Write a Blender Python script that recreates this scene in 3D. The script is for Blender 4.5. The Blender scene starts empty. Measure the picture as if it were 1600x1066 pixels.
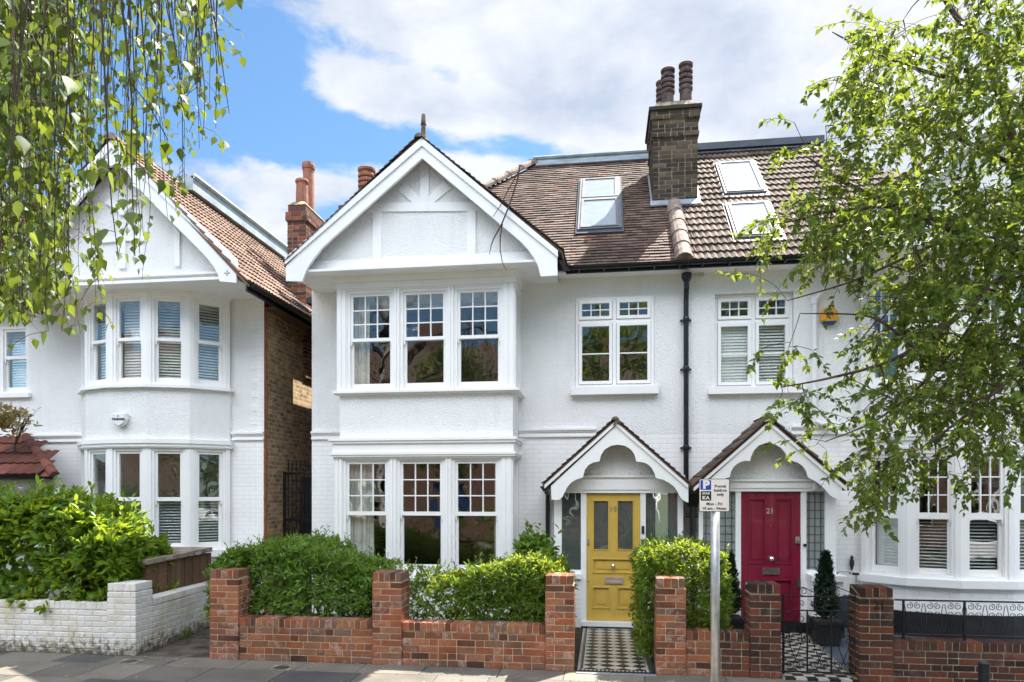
import bpy, bmesh, math, random
import numpy as np
from mathutils import Vector, Matrix, noise

# ------------------------------------------------------------------ camera model (measured from the photograph's vanishing points)
FPX, U0, VH, EYE = 1067.0, 800.0, 767.0, 2.1
TH = math.atan2(142.0, FPX)
SN, CS = math.sin(TH), math.cos(TH)
RND = random.Random(11)
NPR = np.random.default_rng(5)


def ray(u, v):
    a = (u - U0) / FPX
    return Vector((-SN + a * CS, CS + a * SN, (VH - v) / FPX))


def at(u, v, Y):
    d = ray(u, v); t = Y / d.y
    return Vector((d.x * t, Y, EYE + d.z * t))


def at_t(u, v, t):
    d = ray(u, v)
    return Vector((d.x * t, d.y * t, EYE + d.z * t))


def X(u, Y): return at(u, 0, Y).x
def Z(u, v, Y): return at(u, v, Y).z


scene = bpy.context.scene
COL = scene.collection
BASE = {}


# ------------------------------------------------------------------ mesh helpers
class M:
    def __init__(s, T=None):
        s.v = []; s.f = []; s.T = T; s.mi = []; s.cur = 0

    def add(s, vs, fs):
        n = len(s.v)
        if s.T: vs = [s.T(*p) for p in vs]
        s.v += [tuple(p) for p in vs]
        s.f += [tuple(i + n for i in f) for f in fs]
        s.mi += [s.cur] * len(fs)
        return s

    def box(s, x0, x1, y0, y1, z0, z1, j=0.0):
        vs = [(x, y, z) for z in (z0, z1) for y in (y0, y1) for x in (x0, x1)]
        if j: vs = [tuple(c + RND.uniform(-j, j) for c in p) for p in vs]
        return s.add(vs, [(0, 2, 3, 1), (4, 5, 7, 6), (0, 1, 5, 4), (2, 6, 7, 3), (0, 4, 6, 2), (1, 3, 7, 5)])

    def ring(s, x0, x1, z0, z1, w, y0, y1, wb=None, wt=None):
        wb = w if wb is None else wb; wt = w if wt is None else wt
        s.box(x0, x0 + w, y0, y1, z0, z1); s.box(x1 - w, x1, y0, y1, z0, z1)
        s.box(x0 + w, x1 - w, y0, y1, z0, z0 + wb); s.box(x0 + w, x1 - w, y0, y1, z1 - wt, z1)
        return s

    def prism(s, poly, y0, y1):
        n = len(poly)
        vs = [(x, y0, z) for x, z in poly] + [(x, y1, z) for x, z in poly]
        return s.add(vs, [tuple(range(n)), tuple(range(2 * n - 1, n - 1, -1))] +
                     [(i, i + n, (i + 1) % n + n, (i + 1) % n) for i in range(n)])

    def slab(s, poly, z0, z1):
        n = len(poly)
        vs = [(x, y, z0) for x, y in poly] + [(x, y, z1) for x, y in poly]
        return s.add(vs, [tuple(range(n - 1, -1, -1)), tuple(range(n, 2 * n))] +
                     [(i, (i + 1) % n, (i + 1) % n + n, i + n) for i in range(n)])

    def hexa(s, pts):          # 4 bottom + 4 top points
        return s.add(pts, [(3, 2, 1, 0), (4, 5, 6, 7), (0, 1, 5, 4), (1, 2, 6, 5), (2, 3, 7, 6), (3, 0, 4, 7)])

    def tube(s, path, r, n=6, cap=True):
        path = [Vector(p) for p in path]; k = len(path)
        rs = r if isinstance(r, (list, tuple)) else [r] * k
        vs = []; ref = None
        for i, p in enumerate(path):
            d = (path[min(i + 1, k - 1)] - path[max(i - 1, 0)])
            if d.length < 1e-9: d = Vector((0, 0, 1))
            d.normalize()
            if ref is None or abs(ref.dot(d)) > .98:
                ref = Vector((0, 0, 1)) if abs(d.z) < .9 else Vector((1, 0, 0))
            a = d.cross(ref).normalized(); b = d.cross(a)
            ref = -b if False else ref
            for q in range(n):
                t = 2 * math.pi * q / n
                vs.append(p + (a * math.cos(t) + b * math.sin(t)) * rs[i])
        fs = [(i * n + q, i * n + (q + 1) % n, (i + 1) * n + (q + 1) % n, (i + 1) * n + q)
              for i in range(k - 1) for q in range(n)]
        if cap: fs += [tuple(range(n - 1, -1, -1)), tuple((k - 1) * n + q for q in range(n))]
        return s.add(vs, fs)

    def lathe(s, prof, c, n=14, axis='z'):
        vs = []; k = len(prof)
        for r, h in prof:
            for q in range(n):
                t = 2 * math.pi * q / n
                if axis == 'z': vs.append((c[0] + r * math.cos(t), c[1] + r * math.sin(t), c[2] + h))
                else: vs.append((c[0] + r * math.cos(t), c[1] + h, c[2] + r * math.sin(t)))
        fs = [(i * n + q, i * n + (q + 1) % n, (i + 1) * n + (q + 1) % n, (i + 1) * n + q)
              for i in range(k - 1) for q in range(n)]
        fs += [tuple(range(n - 1, -1, -1)), tuple((k - 1) * n + q for q in range(n))]
        return s.add(vs, fs)

    def walls(s, x0, x1, z0, z1, y0, y1, holes):
        """a wall slab with rectangular openings, as butted boxes"""
        xs = sorted(set([x0, x1] + [min(max(h[k], x0), x1) for h in holes for k in (0, 1)]))
        for a, b in zip(xs[:-1], xs[1:]):
            if b - a < 1e-5: continue
            m = (a + b) / 2
            cuts = sorted((max(h[2], z0), min(h[3], z1)) for h in holes if h[0] < m < h[1])
            z = z0
            for c, d in cuts:
                if c > z + 1e-5: s.box(a, b, y0, y1, z, c)
                z = max(z, d)
            if z < z1 - 1e-5: s.box(a, b, y0, y1, z, z1)
        return s

    def build(s, name, mat, parent=None, label=None, loc=(0, 0, 0), smooth=False, recalc=True, bevel=0):
        base = BASE.get(parent.name, (0, 0, 0)) if parent else loc
        me = bpy.data.meshes.new(name)
        b = Vector(base)
        me.from_pydata([tuple(Vector(p) - b) for p in s.v], [], s.f)
        mats = mat if isinstance(mat, list) else [mat]
        for mm in mats: me.materials.append(mm)
        if len(mats) > 1: me.polygons.foreach_set('material_index', s.mi)
        if recalc:
            bm = bmesh.new(); bm.from_mesh(me)
            bmesh.ops.recalc_face_normals(bm, faces=bm.faces)
            bm.to_mesh(me); bm.free()
        if smooth: me.polygons.foreach_set('use_smooth', [True] * len(me.polygons))
        o = bpy.data.objects.new(name, me); COL.objects.link(o)
        if parent: o.parent = parent
        else: o.location = loc
        BASE[o.name] = tuple(base)
        if label: o['label'] = label
        if bevel:
            md = o.modifiers.new('Bevel', 'BEVEL'); md.width = bevel; md.segments = 1; md.limit_method = 'ANGLE'
        return o


def thing(name, label, cat, loc=(0, 0, 0), group=None):
    o = bpy.data.objects.new(name, None); COL.objects.link(o)
    o.location = loc; o.empty_display_size = .2
    BASE[o.name] = tuple(loc)
    return tag(o, label, cat, group)


def tag(o, label, cat, group=None):
    o['label'] = label; o['category'] = cat
    if group: o['group'] = group
    return o


def struct(o):
    o['kind'] = 'structure'; return o


def copy_tree(o, parent=None):
    c = o.copy(); COL.objects.link(c)
    if parent: c.parent = parent
    BASE[c.name] = BASE.get(o.name, (0, 0, 0))
    for ch in [k for k in bpy.data.objects if k.parent == o]: copy_tree(ch, c)
    return c


def text_obj(name, body, size, mat, parent, pos, align='CENTER', bold=0.0, ext=.0012, sx=1.0):
    cu = bpy.data.curves.new('tmp', 'FONT')
    cu.body = body; cu.size = size; cu.align_x = align; cu.align_y = 'CENTER'; cu.extrude = ext; cu.offset = bold
    ob = bpy.data.objects.new('tmp', cu); COL.objects.link(ob)
    dg = bpy.context.evaluated_depsgraph_get()
    me = bpy.data.meshes.new_from_object(ob.evaluated_get(dg))
    bpy.data.objects.remove(ob); bpy.data.curves.remove(cu)
    b = BASE.get(parent.name, (0, 0, 0))
    for v in me.vertices:
        x, y, z = v.co
        v.co = (pos[0] + x * sx - b[0], pos[1] - z - b[1], pos[2] + y - b[2])
    me.name = name; me.materials.clear(); me.materials.append(mat)
    o = bpy.data.objects.new(name, me); COL.objects.link(o); o.parent = parent
    BASE[o.name] = b
    return o


# ------------------------------------------------------------------ foliage helpers
KITE = (np.array([(0, 0, 0), (-.26, .42, .07), (0, 1, -.06), (.26, .42, .07)]), [(0, 1, 2), (0, 2, 3)])
BIRCH = (np.array([(0, 0, 0), (-.2, .07, .02), (-.38, .26, .06), (-.3, .48, .05), (-.13, .74, .02), (0, 1, -.05), (.13, .74, .02), (.3, .48, .05),
                   (.38, .26, .06), (.2, .07, .02), (0, .5, 0)]),
         [(0, 1, 2, 10), (2, 3, 10), (3, 4, 5, 10), (10, 5, 6, 7), (10, 7, 8), (10, 8, 9, 0)])
OVAL = (np.array([(0, 0, 0), (-.16, .22, .05), (-.21, .5, .06), (-.14, .8, .02), (0, 1, -.09), (.14, .8, .02), (.21, .5, .06), (.16, .22, .05)]),
        [(0, 1, 2, 3, 4), (0, 4, 5, 6, 7)])
LANCE = (np.array([(0, 0, 0), (-.15, .35, .05), (-.1, .72, .02), (0, 1, -.08), (.1, .72, .02), (.15, .35, .05)]), [(0, 1, 2, 3), (0, 3, 4, 5)])


def leaves(name, P, D, N, S, tmpl, mat, parent):
    P = np.asarray(P, float); D = np.asarray(D, float); N = np.asarray(N, float); S = np.asarray(S, float)
    D = D / (np.linalg.norm(D, axis=1, keepdims=True) + 1e-9)
    Xa = np.cross(D, N); Xa /= (np.linalg.norm(Xa, axis=1, keepdims=True) + 1e-9)
    Na = np.cross(Xa, D)
    tv, tf = tmpl
    n, k = len(P), len(tv)
    base = np.array(BASE.get(parent.name, (0, 0, 0)) if parent else (0, 0, 0))
    V = (P[:, None, :] - base + S[:, None, None] * (Xa[:, None, :] * tv[None, :, 0:1] + D[:, None, :] * tv[None, :, 1:2] + Na[:, None, :] * tv[None, :, 2:3])).reshape(-1, 3)
    loops = []; starts = []; tot = []
    lp = np.concatenate([np.array(f) for f in tf]); ln = len(lp)
    st = np.cumsum([0] + [len(f) for f in tf[:-1]])
    off = np.arange(n)
    L = (lp[None, :] + off[:, None] * k).reshape(-1)
    ST = (st[None, :] + off[:, None] * ln).reshape(-1)
    me = bpy.data.meshes.new(name)
    me.vertices.add(len(V)); me.vertices.foreach_set('co', V.astype(np.float32).reshape(-1))
    me.loops.add(len(L)); me.loops.foreach_set('vertex_index', L.astype(np.int32))
    me.polygons.add(len(ST)); me.polygons.foreach_set('loop_start', ST.astype(np.int32))
    me.update(calc_edges=True); me.validate()
    me.materials.append(mat)
    o = bpy.data.objects.new(name, me); COL.objects.link(o)
    if parent: o.parent = parent
    BASE[o.name] = tuple(base)
    return o


def rndvec(n): 
    v = NPR.normal(size=(n, 3)); return v / np.linalg.norm(v, axis=1, keepdims=True)


# ------------------------------------------------------------------ materials
def newmat(name):
    m = bpy.data.materials.new(name); m.use_nodes = True
    nt = m.node_tree; nt.nodes.clear()
    out = nt.nodes.new('ShaderNodeOutputMaterial')
    b = nt.nodes.new('ShaderNodeBsdfPrincipled')
    nt.links.new(b.outputs[0], out.inputs[0])
    return m, nt, b, out


def nd(nt, typ, **kw):
    n = nt.nodes.new(typ)
    for k, v in kw.items():
        if k in n.inputs: n.inputs[k].default_value = v
        else: setattr(n, k, v)
    return n


def lk(nt, a, b): nt.links.new(a, b)


def ramp(nt, src, stops):
    r = nt.nodes.new('ShaderNodeValToRGB'); e = r.color_ramp.elements
    while len(e) < len(stops): e.new(.5)
    for i, (p, c) in enumerate(stops):
        e[i].position = p; e[i].color = (*c, 1) if len(c) == 3 else c
    lk(nt, src, r.inputs[0]); return r


def mixc(nt, fac, a, b, mode='MIX'):
    n = nt.nodes.new('ShaderNodeMix'); n.data_type = 'RGBA'; n.blend_type = mode
    for val, idx in ((fac, 0), (a, 6), (b, 7)):
        if hasattr(val, 'is_linked') or hasattr(val, 'links'): lk(nt, val, n.inputs[idx])
        elif idx == 0: n.inputs[0].default_value = val
        else: n.inputs[idx].default_value = (*val, 1)
    return n.outputs[2]


def bump(nt, h, bsdf, strength=.5, dist=.01, prev=None):
    b = nd(nt, 'ShaderNodeBump', Strength=strength, Distance=dist)
    lk(nt, h, b.inputs['Height'])
    if prev: lk(nt, prev, b.inputs['Normal'])
    lk(nt, b.outputs[0], bsdf.inputs['Normal'])
    return b.outputs[0]


def noise_n(nt, scale, detail=4, rough=.55, vec=None, coord='Object'):
    n = nd(nt, 'ShaderNodeTexNoise', Scale=scale, Detail=detail, Roughness=rough)
    if vec is None:
        tc = nt.nodes.new('ShaderNodeTexCoord'); vec = tc.outputs[coord]
    lk(nt, vec, n.inputs['Vector'])
    return n


def plain(name, col, rough=.5, metal=0.0, var=.06, vscale=6, bmp=0.0, bscale=60, spec=.5, coat=0):
    m, nt, b, out = newmat(name)
    n = noise_n(nt, vscale, 5)
    d = tuple(c * (1 - var * 2.2) for c in col); l = tuple(min(1, c * (1 + var)) for c in col)
    r = ramp(nt, n.outputs[0], [(.3, d), (.65, l)])
    lk(nt, r.outputs[0], b.inputs['Base Color'])
    b.inputs['Roughness'].default_value = rough; b.inputs['Metallic'].default_value = metal
    b.inputs['Specular IOR Level'].default_value = spec
    if coat: b.inputs['Coat Weight'].default_value = coat
    if bmp:
        bn = noise_n(nt, bscale, 3); bump(nt, bn.outputs[0], b, bmp, .01)
    return m


def wallpaint(name, kind):
    """white masonry paint: 'dash' = pebbledash, 'brick' = painted brickwork, 'trim' = joinery"""
    m, nt, b, out = newmat(name)
    tc = nt.nodes.new('ShaderNodeTexCoord')
    n = noise_n(nt, 1.3, 6, .6, tc.outputs['Object'])
    streak = nd(nt, 'ShaderNodeMapping'); streak.inputs['Scale'].default_value = (5, 5, .5)
    lk(nt, tc.outputs['Object'], streak.inputs[0])
    n2 = noise_n(nt, 1.0, 5, .6, streak.outputs[0])
    base = (.89, .885, .87) if kind != 'trim' else (.88, .875, .86)
    c1 = ramp(nt, n.outputs[0], [(.3, tuple(c * .93 for c in base)), (.6, base)])
    c2 = ramp(nt, n2.outputs[0], [(.25, (.74, .73, .69)), (.33, (.9, .9, .88)), (.45, (1, 1, 1))])
    c = mixc(nt, .55 if kind != 'trim' else .3, c1.outputs[0], c2.outputs[0], 'MULTIPLY')
    if kind == 'brick':
        sp = nd(nt, 'ShaderNodeSeparateXYZ'); lk(nt, tc.outputs['Object'], sp.inputs[0])
        ad = nd(nt, 'ShaderNodeMath', operation='ADD'); lk(nt, sp.outputs[0], ad.inputs[0]); lk(nt, sp.outputs[1], ad.inputs[1])
        cb = nd(nt, 'ShaderNodeCombineXYZ'); lk(nt, ad.outputs[0], cb.inputs[0]); lk(nt, sp.outputs[2], cb.inputs[1])
        wob = noise_n(nt, 7, 3, .5, tc.outputs['Object'])
        va = nd(nt, 'ShaderNodeVectorMath', operation='MULTIPLY_ADD'); lk(nt, wob.outputs[1], va.inputs[0]); va.inputs[1].default_value = (.012, .012, 0); lk(nt, cb.outputs[0], va.inputs[2])
        br = nd(nt, 'ShaderNodeTexBrick', **{'Scale': 1.0, 'Brick Width': .225, 'Row Height': .075, 'Mortar Size': .007, 'Mortar Smooth': .6, 'Bias': 0.0})
        br.offset = .5
        br.inputs['Color1'].default_value = (1, 1, 1, 1); br.inputs['Color2'].default_value = (.72, .72, .72, 1); br.inputs['Mortar'].default_value = (0, 0, 0, 1)
        lk(nt, va.outputs[0], br.inputs['Vector'])
        fine = noise_n(nt, 45, 3, .6, tc.outputs['Object'])
        hm = mixc(nt, .25, br.outputs[0], fine.outputs[0])
        bump(nt, hm, b, .4, .012)
        gm = ramp(nt, br.outputs[1], [(.2, (1, 1, 1)), (1, (.88, .87, .86))])
        c = mixc(nt, 1.0, c, gm.outputs[0], 'MULTIPLY')
    elif kind == 'dash':
        v = nd(nt, 'ShaderNodeTexVoronoi', Scale=58.0, feature='SMOOTH_F1'); v.inputs['Smoothness'].default_value = .35
        wob = noise_n(nt, 22, 3, .6, tc.outputs['Object'])
        va = nd(nt, 'ShaderNodeVectorMath', operation='MULTIPLY_ADD'); lk(nt, wob.outputs[1], va.inputs[0]); va.inputs[1].default_value = (.05, .05, .05); lk(nt, tc.outputs['Object'], va.inputs[2])
        lk(nt, va.outputs[0], v.inputs['Vector'])
        inv = nd(nt, 'ShaderNodeMath', operation='SUBTRACT'); inv.inputs[0].default_value = 1; lk(nt, v.outputs[0], inv.inputs[1])
        bump(nt, inv.outputs[0], b, .8, .014)
        pit = ramp(nt, v.outputs[0], [(.45, (1, 1, 1)), (.85, (.95, .95, .94))])
        c = mixc(nt, 1.0, c, pit.outputs[0], 'MULTIPLY')
    else:
        bn = noise_n(nt, 30, 3); bump(nt, bn.outputs[0], b, .08, .01)
    lk(nt, c, b.inputs['Base Color'])
    b.inputs['Roughness'].default_value = .75 if kind != 'trim' else .42
    return m


def island(name, stops, rough=.85, efflo=None, dirt=.35, bmp=.35, bscale=90, dscale=2.0, dirtcol=(.3, .28, .25), gap=None):
    """each separate brick / tile / slab takes its own tone; weathering runs across them"""
    m, nt, b, out = newmat(name)
    g = nt.nodes.new('ShaderNodeNewGeometry')
    r = ramp(nt, g.outputs['Random Per Island'], stops)
    tc = nt.nodes.new('ShaderNodeTexCoord')
    n = noise_n(nt, 35, 5, .7, tc.outputs['Object'])
    f = ramp(nt, n.outputs[0], [(.25, (.72, .72, .72)), (.7, (1.12, 1.12, 1.12))])
    c = mixc(nt, 1.0, r.outputs[0], f.outputs[0], 'MULTIPLY')
    n2 = noise_n(nt, dscale, 6, .65, tc.outputs['Object'])
    d = ramp(nt, n2.outputs[0], [(.42, (0, 0, 0)), (.7, (1, 1, 1))])
    dm = nd(nt, 'ShaderNodeMath', operation='MULTIPLY'); lk(nt, d.outputs[0], dm.inputs[0]); dm.inputs[1].default_value = dirt
    c = mixc(nt, dm.outputs[0], c, mixc(nt, 1.0, c, dirtcol, 'MULTIPLY'))
    if efflo:
        n3 = noise_n(nt, 9, 6, .75, tc.outputs['Object'])
        w = nd(nt, 'ShaderNodeTexWhiteNoise', noise_dimensions='1D'); lk(nt, g.outputs['Random Per Island'], w.inputs['W'])
        ad = nd(nt, 'ShaderNodeMath', operation='MULTIPLY_ADD'); lk(nt, w.outputs[0], ad.inputs[0]); ad.inputs[1].default_value = .22; lk(nt, n3.outputs[0], ad.inputs[2])
        e = ramp(nt, ad.outputs[0], [(.66, (0, 0, 0)), (.84, (1, 1, 1))])
        em = nd(nt, 'ShaderNodeMath', operation='MULTIPLY'); lk(nt, e.outputs[0], em.inputs[0]); em.inputs[1].default_value = efflo
        c = mixc(nt, em.outputs[0], c, (.55, .46, .42))
    lk(nt, c, b.inputs['Base Color']); b.inputs['Roughness'].default_value = rough
    b.inputs['Specular IOR Level'].default_value = .3
    bn = noise_n(nt, bscale, 4, .6, tc.outputs['Object']); bump(nt, bn.outputs[0], b, bmp, .006)
    return m


def leafmat(name, c0, c1, tr, fac=.45, rough=.42, back=None):
    m, nt, b, out = newmat(name)
    g = nt.nodes.new('ShaderNodeNewGeometry')
    r = ramp(nt, g.outputs['Random Per Island'], [(0, c0), (.55, tuple((a + q) / 2 for a, q in zip(c0, c1))), (1, c1)])
    lk(nt, r.outputs[0], b.inputs['Base Color']); b.inputs['Roughness'].default_value = rough
    b.inputs['Specular IOR Level'].default_value = .3
    t = nt.nodes.new('ShaderNodeBsdfTranslucent')
    r2 = ramp(nt, g.outputs['Random Per Island'], [(0, tuple(x * .55 for x in tr)), (1, tr)])
    lk(nt, r2.outputs[0], t.inputs[0])
    mx = nt.nodes.new('ShaderNodeMixShader'); mx.inputs[0].default_value = fac
    lk(nt, b.outputs[0], mx.inputs[1]); lk(nt, t.outputs[0], mx.inputs[2]); lk(nt, mx.outputs[0], out.inputs[0])
    return m


def glassmat(name, tint=(1, 1, 1), refl=1.75, wav=.02, rough=0.0, frost=0.0, fcol=(.16, .19, .18)):
    m, nt, b, out = newmat(name); nt.nodes.remove(b)
    fr = nd(nt, 'ShaderNodeFresnel', IOR=refl)
    ge = nt.nodes.new('ShaderNodeNewGeometry')          # same reflectance from either side of the sheet
    io = nd(nt, 'ShaderNodeMapRange'); lk(nt, ge.outputs['Backfacing'], io.inputs[0])
    io.inputs[3].default_value = refl; io.inputs[4].default_value = 1 / refl; lk(nt, io.outputs[0], fr.inputs['IOR'])
    gl = nd(nt, 'ShaderNodeBsdfGlossy', Roughness=rough)
    tr = nt.nodes.new('ShaderNodeBsdfTransparent'); tr.inputs[0].default_value = (*tint, 1)
    tc = nt.nodes.new('ShaderNodeTexCoord')
    n = noise_n(nt, 1.6, 2, .5, tc.outputs['Object'])
    bp = nd(nt, 'ShaderNodeBump', Strength=wav, Distance=.1); lk(nt, n.outputs[0], bp.inputs['Height'])
    lk(nt, bp.outputs[0], gl.inputs['Normal'])
    mx = nt.nodes.new('ShaderNodeMixShader'); lk(nt, fr.outputs[0], mx.inputs[0])
    src = tr
    if frost:
        df = nd(nt, 'ShaderNodeBsdfDiffuse'); df.inputs[0].default_value = (*fcol, 1)
        m2 = nt.nodes.new('ShaderNodeMixShader'); m2.inputs[0].default_value = frost
        lk(nt, tr.outputs[0], m2.inputs[1]); lk(nt, df.outputs[0], m2.inputs[2]); src = m2
    lk(nt, src.outputs[0], mx.inputs[1]); lk(nt, gl.outputs[0], mx.inputs[2]); lk(nt, mx.outputs[0], out.inputs[0])
    return m


def brickwall(name, c1, c2, mortar, axis, mott=(.5, .5, .5)):
    """unpainted brickwork on a wall that runs along x or y"""
    m, nt, b, out = newmat(name)
    tc = nt.nodes.new('ShaderNodeTexCoord')
    sp = nd(nt, 'ShaderNodeSeparateXYZ'); lk(nt, tc.outputs['Object'], sp.inputs[0])
    cb = nd(nt, 'ShaderNodeCombineXYZ'); lk(nt, sp.outputs[0 if axis == 'x' else 1], cb.inputs[0]); lk(nt, sp.outputs[2], cb.inputs[1])
    br = nd(nt, 'ShaderNodeTexBrick', **{'Scale': 1.0, 'Brick Width': .165, 'Row Height': .075, 'Mortar Size': .007, 'Mortar Smooth': .2, 'Bias': 0.0})
    br.offset = .5
    br.inputs['Color1'].default_value = (*c1, 1); br.inputs['Color2'].default_value = (*c2, 1); br.inputs['Mortar'].default_value = (*mortar, 1)
    lk(nt, cb.outputs[0], br.inputs['Vector'])
    n = noise_n(nt, 9, 6, .7, tc.outputs['Object'])
    f = ramp(nt, n.outputs[0], [(.3, mott), (.65, (1.15, 1.15, 1.15))])
    c = mixc(nt, 1.0, br.outputs[0], f.outputs[0], 'MULTIPLY')
    lk(nt, c, b.inputs['Base Color']); b.inputs['Roughness'].default_value = .9
    inv = nd(nt, 'ShaderNodeMath', operation='SUBTRACT'); inv.inputs[0].default_value = 1; lk(nt, br.outputs[1], inv.inputs[1])
    hm = mixc(nt, .3, inv.outputs[0], n.outputs[0])
    bump(nt, hm, b, .6, .012)
    return m


DASH = wallpaint('pebbledash_paint', 'dash')
PBRICK = wallpaint('painted_brick', 'brick')
TRIM = wallpaint('white_joinery', 'trim')
RBRICK = island('red_brick', [(0, (.08, .038, .026)), (.2, (.18, .062, .034)), (.4, (.22, .098, .06)), (.6, (.33, .10, .044)), (.85, (.35, .15, .08)), (1, (.17, .10, .075))], efflo=.5, dirt=.65)
BBRICK = island('brown_brick', [(0, (.04, .022, .019)), (.35, (.068, .032, .024)), (.75, (.11, .045, .03)), (1, (.20, .062, .033))], efflo=.12, dirt=.4)
SBRICK = island('stock_brick', [(0, (.032, .025, .02)), (.4, (.062, .045, .032)), (.75, (.105, .074, .048)), (1, (.15, .108, .068))], dirt=.6, dscale=3)
OBRICK = island('sooty_red_brick', [(0, (.06, .04, .035)), (.5, (.14, .06, .04)), (.8, (.35, .10, .05)), (1, (.15, .11, .08))], dirt=.5, dscale=4)
MORT = plain('lime_mortar', (.46, .36, .23), .95, var=.15, vscale=20, bmp=.3)
MORTD = plain('grey_mortar', (.34, .29, .21), .95, var=.2, vscale=20, bmp=.3)
SIDEBR = brickwall('flank_stock_brick', (.50, .35, .18), (.20, .135, .075), (.50, .42, .29), 'y', (.6, .55, .5))
ORBR = brickwall('orange_quoin_brick', (.52, .17, .07), (.38, .13, .06), (.30, .2, .13), 'y', (.6, .6, .6))
FARBR = brickwall('far_brick', (.17, .075, .05), (.10, .05, .035), (.3, .24, .2), 'x', (.7, .7, .7))
FARRF = brickwall('far_roof_tile', (.15, .10, .075), (.09, .06, .05), (.04, .03, .025), 'x', (.6, .6, .6))
TILE_A = island('clay_tile', [(0, (.075, .052, .044)), (.3, (.112, .071, .054)), (.7, (.155, .101, .077)), (.985, (.20, .137, .105)), (1, (.32, .11, .06))], rough=.8, dirt=.65, dscale=1.1, dirtcol=(.35, .32, .33))
TILE_B = island('concrete_tile', [(0, (.07, .048, .037)), (.5, (.118, .082, .062)), (1, (.168, .12, .094))], rough=.85, dirt=.5, dscale=1.6, dirtcol=(.45, .42, .4))
TILE_C = island('orange_tile', [(0, (.12, .07, .05)), (.5, (.19, .115, .082)), (1, (.26, .165, .12))], rough=.8, dirt=.45, dscale=1.2, dirtcol=(.5, .45, .42))
TILE_D = island('dark_red_tile', [(0, (.10, .035, .025)), (.5, (.16, .05, .035)), (1, (.22, .075, .05))], rough=.75, dirt=.6, dscale=2.5)
LEAD = plain('lead_sheet', (.30, .33, .37), .55, .3, .12, 5, .2, 12)
SKYFR = plain('skylight_frame_metal', (.12, .125, .13), .6, 0, .1, 6)
SKYSHEEN = plain('skylight_sky_sheen', (.42, .44, .46), .8, 0, .04, 6)  # pale tone imitating the sky reflected in the roof glass
GREYZ = plain('grey_roll', (.36, .42, .43), .5, .2, .12, 4)
DARKM = plain('dark_slate_sheet', (.055, .065, .08), .45, .2, .15, 4)
BLACK = plain('black_gloss_metal', (.012, .013, .016), .28, 0, .2, 8)
IRON = plain('black_iron', (.014, .014, .016), .45, .3, .25, 20, .2, 80)
MOSSY = plain('mossy_clay', (.15, .12, .085), .95, 0, .35, 14, .5, 50)
BONNET = plain('bonnet_clay', (.23, .17, .14), .9, 0, .3, 9, .4, 50)
TERRA = plain('terracotta', (.30, .12, .07), .75, 0, .16, 7, .2, 40)
TERRAD = plain('sooted_terracotta', (.10, .062, .055), .85, 0, .35, 9, .3, 40)
FLAUNCH = plain('lichen_mortar', (.24, .20, .13), .95, 0, .4, 9, .5, 40)
GLASS = glassmat('window_glass', (.93, .96, .95), 2.35, .07)
ROOFGL = glassmat('roof_glass', (.80, .83, .84), 2.0, .01)
FROST = glassmat('obscured_glass', (.45, .5, .48), 1.9, .16, .02, .45)
LEADED = glassmat('leaded_obscure_glass', (.5, .55, .55), 1.9, .6, .12, .7, (.34, .39, .37))
YELLOW = plain('mustard_paint', (.61, .405, .075), .34, 0, .04, 5, .05, 30, coat=.2)
REDP = plain('crimson_paint', (.21, .008, .034), .32, 0, .04, 5, .05, 30, coat=.2)
CHROME = plain('polished_chrome', (.6, .58, .54), .2, .95, .05)
BRASSY = plain('pale_letter_plate', (.52, .40, .32), .45, .25, .08)
INT = plain('room_plaster', (.33, .31, .28), .9, 0, .1, 2)
INTF = plain('room_floor', (.12, .08, .05), .6, 0, .2, 3)
CURT = plain('cream_curtain', (.62, .60, .55), .9, 0, .08, 8)
BLIND = plain('white_blind_slat', (.80, .81, .80), .5, 0, .03, 8)
GALV = plain('galvanised_steel', (.52, .52, .52), .42, .7, .1, 9, .05, 60)
SIGNW = plain('sign_white', (.84, .78, .73), .45, 0, .03, 5)
SIGNB = plain('sign_blue', (.01, .06, .42), .4, 0, .02)
SIGNK = plain('sign_black', (.012, .011, .012), .45, 0, .02)
WHITEP = plain('white_plastic', (.78, .78, .78), .35, 0, .03)
ORANGEP = plain('amber_plastic', (.80, .36, .02), .35, 0, .04)
BLUEP = plain('navy_plastic', (.02, .05, .16), .35, 0, .04)
CREAMP = plain('cream_plastic', (.62, .56, .40), .5, 0, .1)
BLACKP = plain('black_plinth_paint', (.013, .013, .015), .5, 0, .3, 6, .2, 30)
WOOD = island('weathered_board', [(0, (.10, .055, .03)), (1, (.19, .105, .06))], rough=.75, dirt=.4)
WOODT = plain('grey_lid_board', (.26, .21, .16), .8, 0, .25, 6, .3, 40)
SLAB = island('paving_slab', [(0, (.14, .124, .105)), (.72, (.21, .187, .155)), (.76, (.085, .083, .08)), (.93, (.10, .097, .094)), (1, (.24, .215, .17))], rough=.9, dirt=.45, dscale=1.7, bmp=.25, bscale=140)
JOINT = plain('sandy_joint', (.10, .085, .06), .95, 0, .3, 15)
ASPH = plain('asphalt', (.05, .05, .052), .9, 0, .2, 30, .5, 160)
SOIL = plain('garden_soil', (.05, .036, .024), .95, 0, .35, 12, .8, 30)
DIRT = plain('damp_concrete', (.10, .078, .058), .9, 0, .4, 5, .3, 40)
VERGE = plain('rough_grass', (.06, .075, .035), .95, 0, .35, 3)
SLATE = plain('blue_slate_paving', (.075, .085, .11), .6, 0, .2, 4, .15, 30)
GRIME = None
BARK = plain('brown_bark', (.085, .055, .04), .9, 0, .35, 14, .6, 40)
BIRCHB = plain('silver_bark', (.42, .39, .35), .8, 0, .45, 9, .4, 30)
TWIG = plain('twig_bark', (.07, .042, .032), .8, 0, .25, 20)
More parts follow.
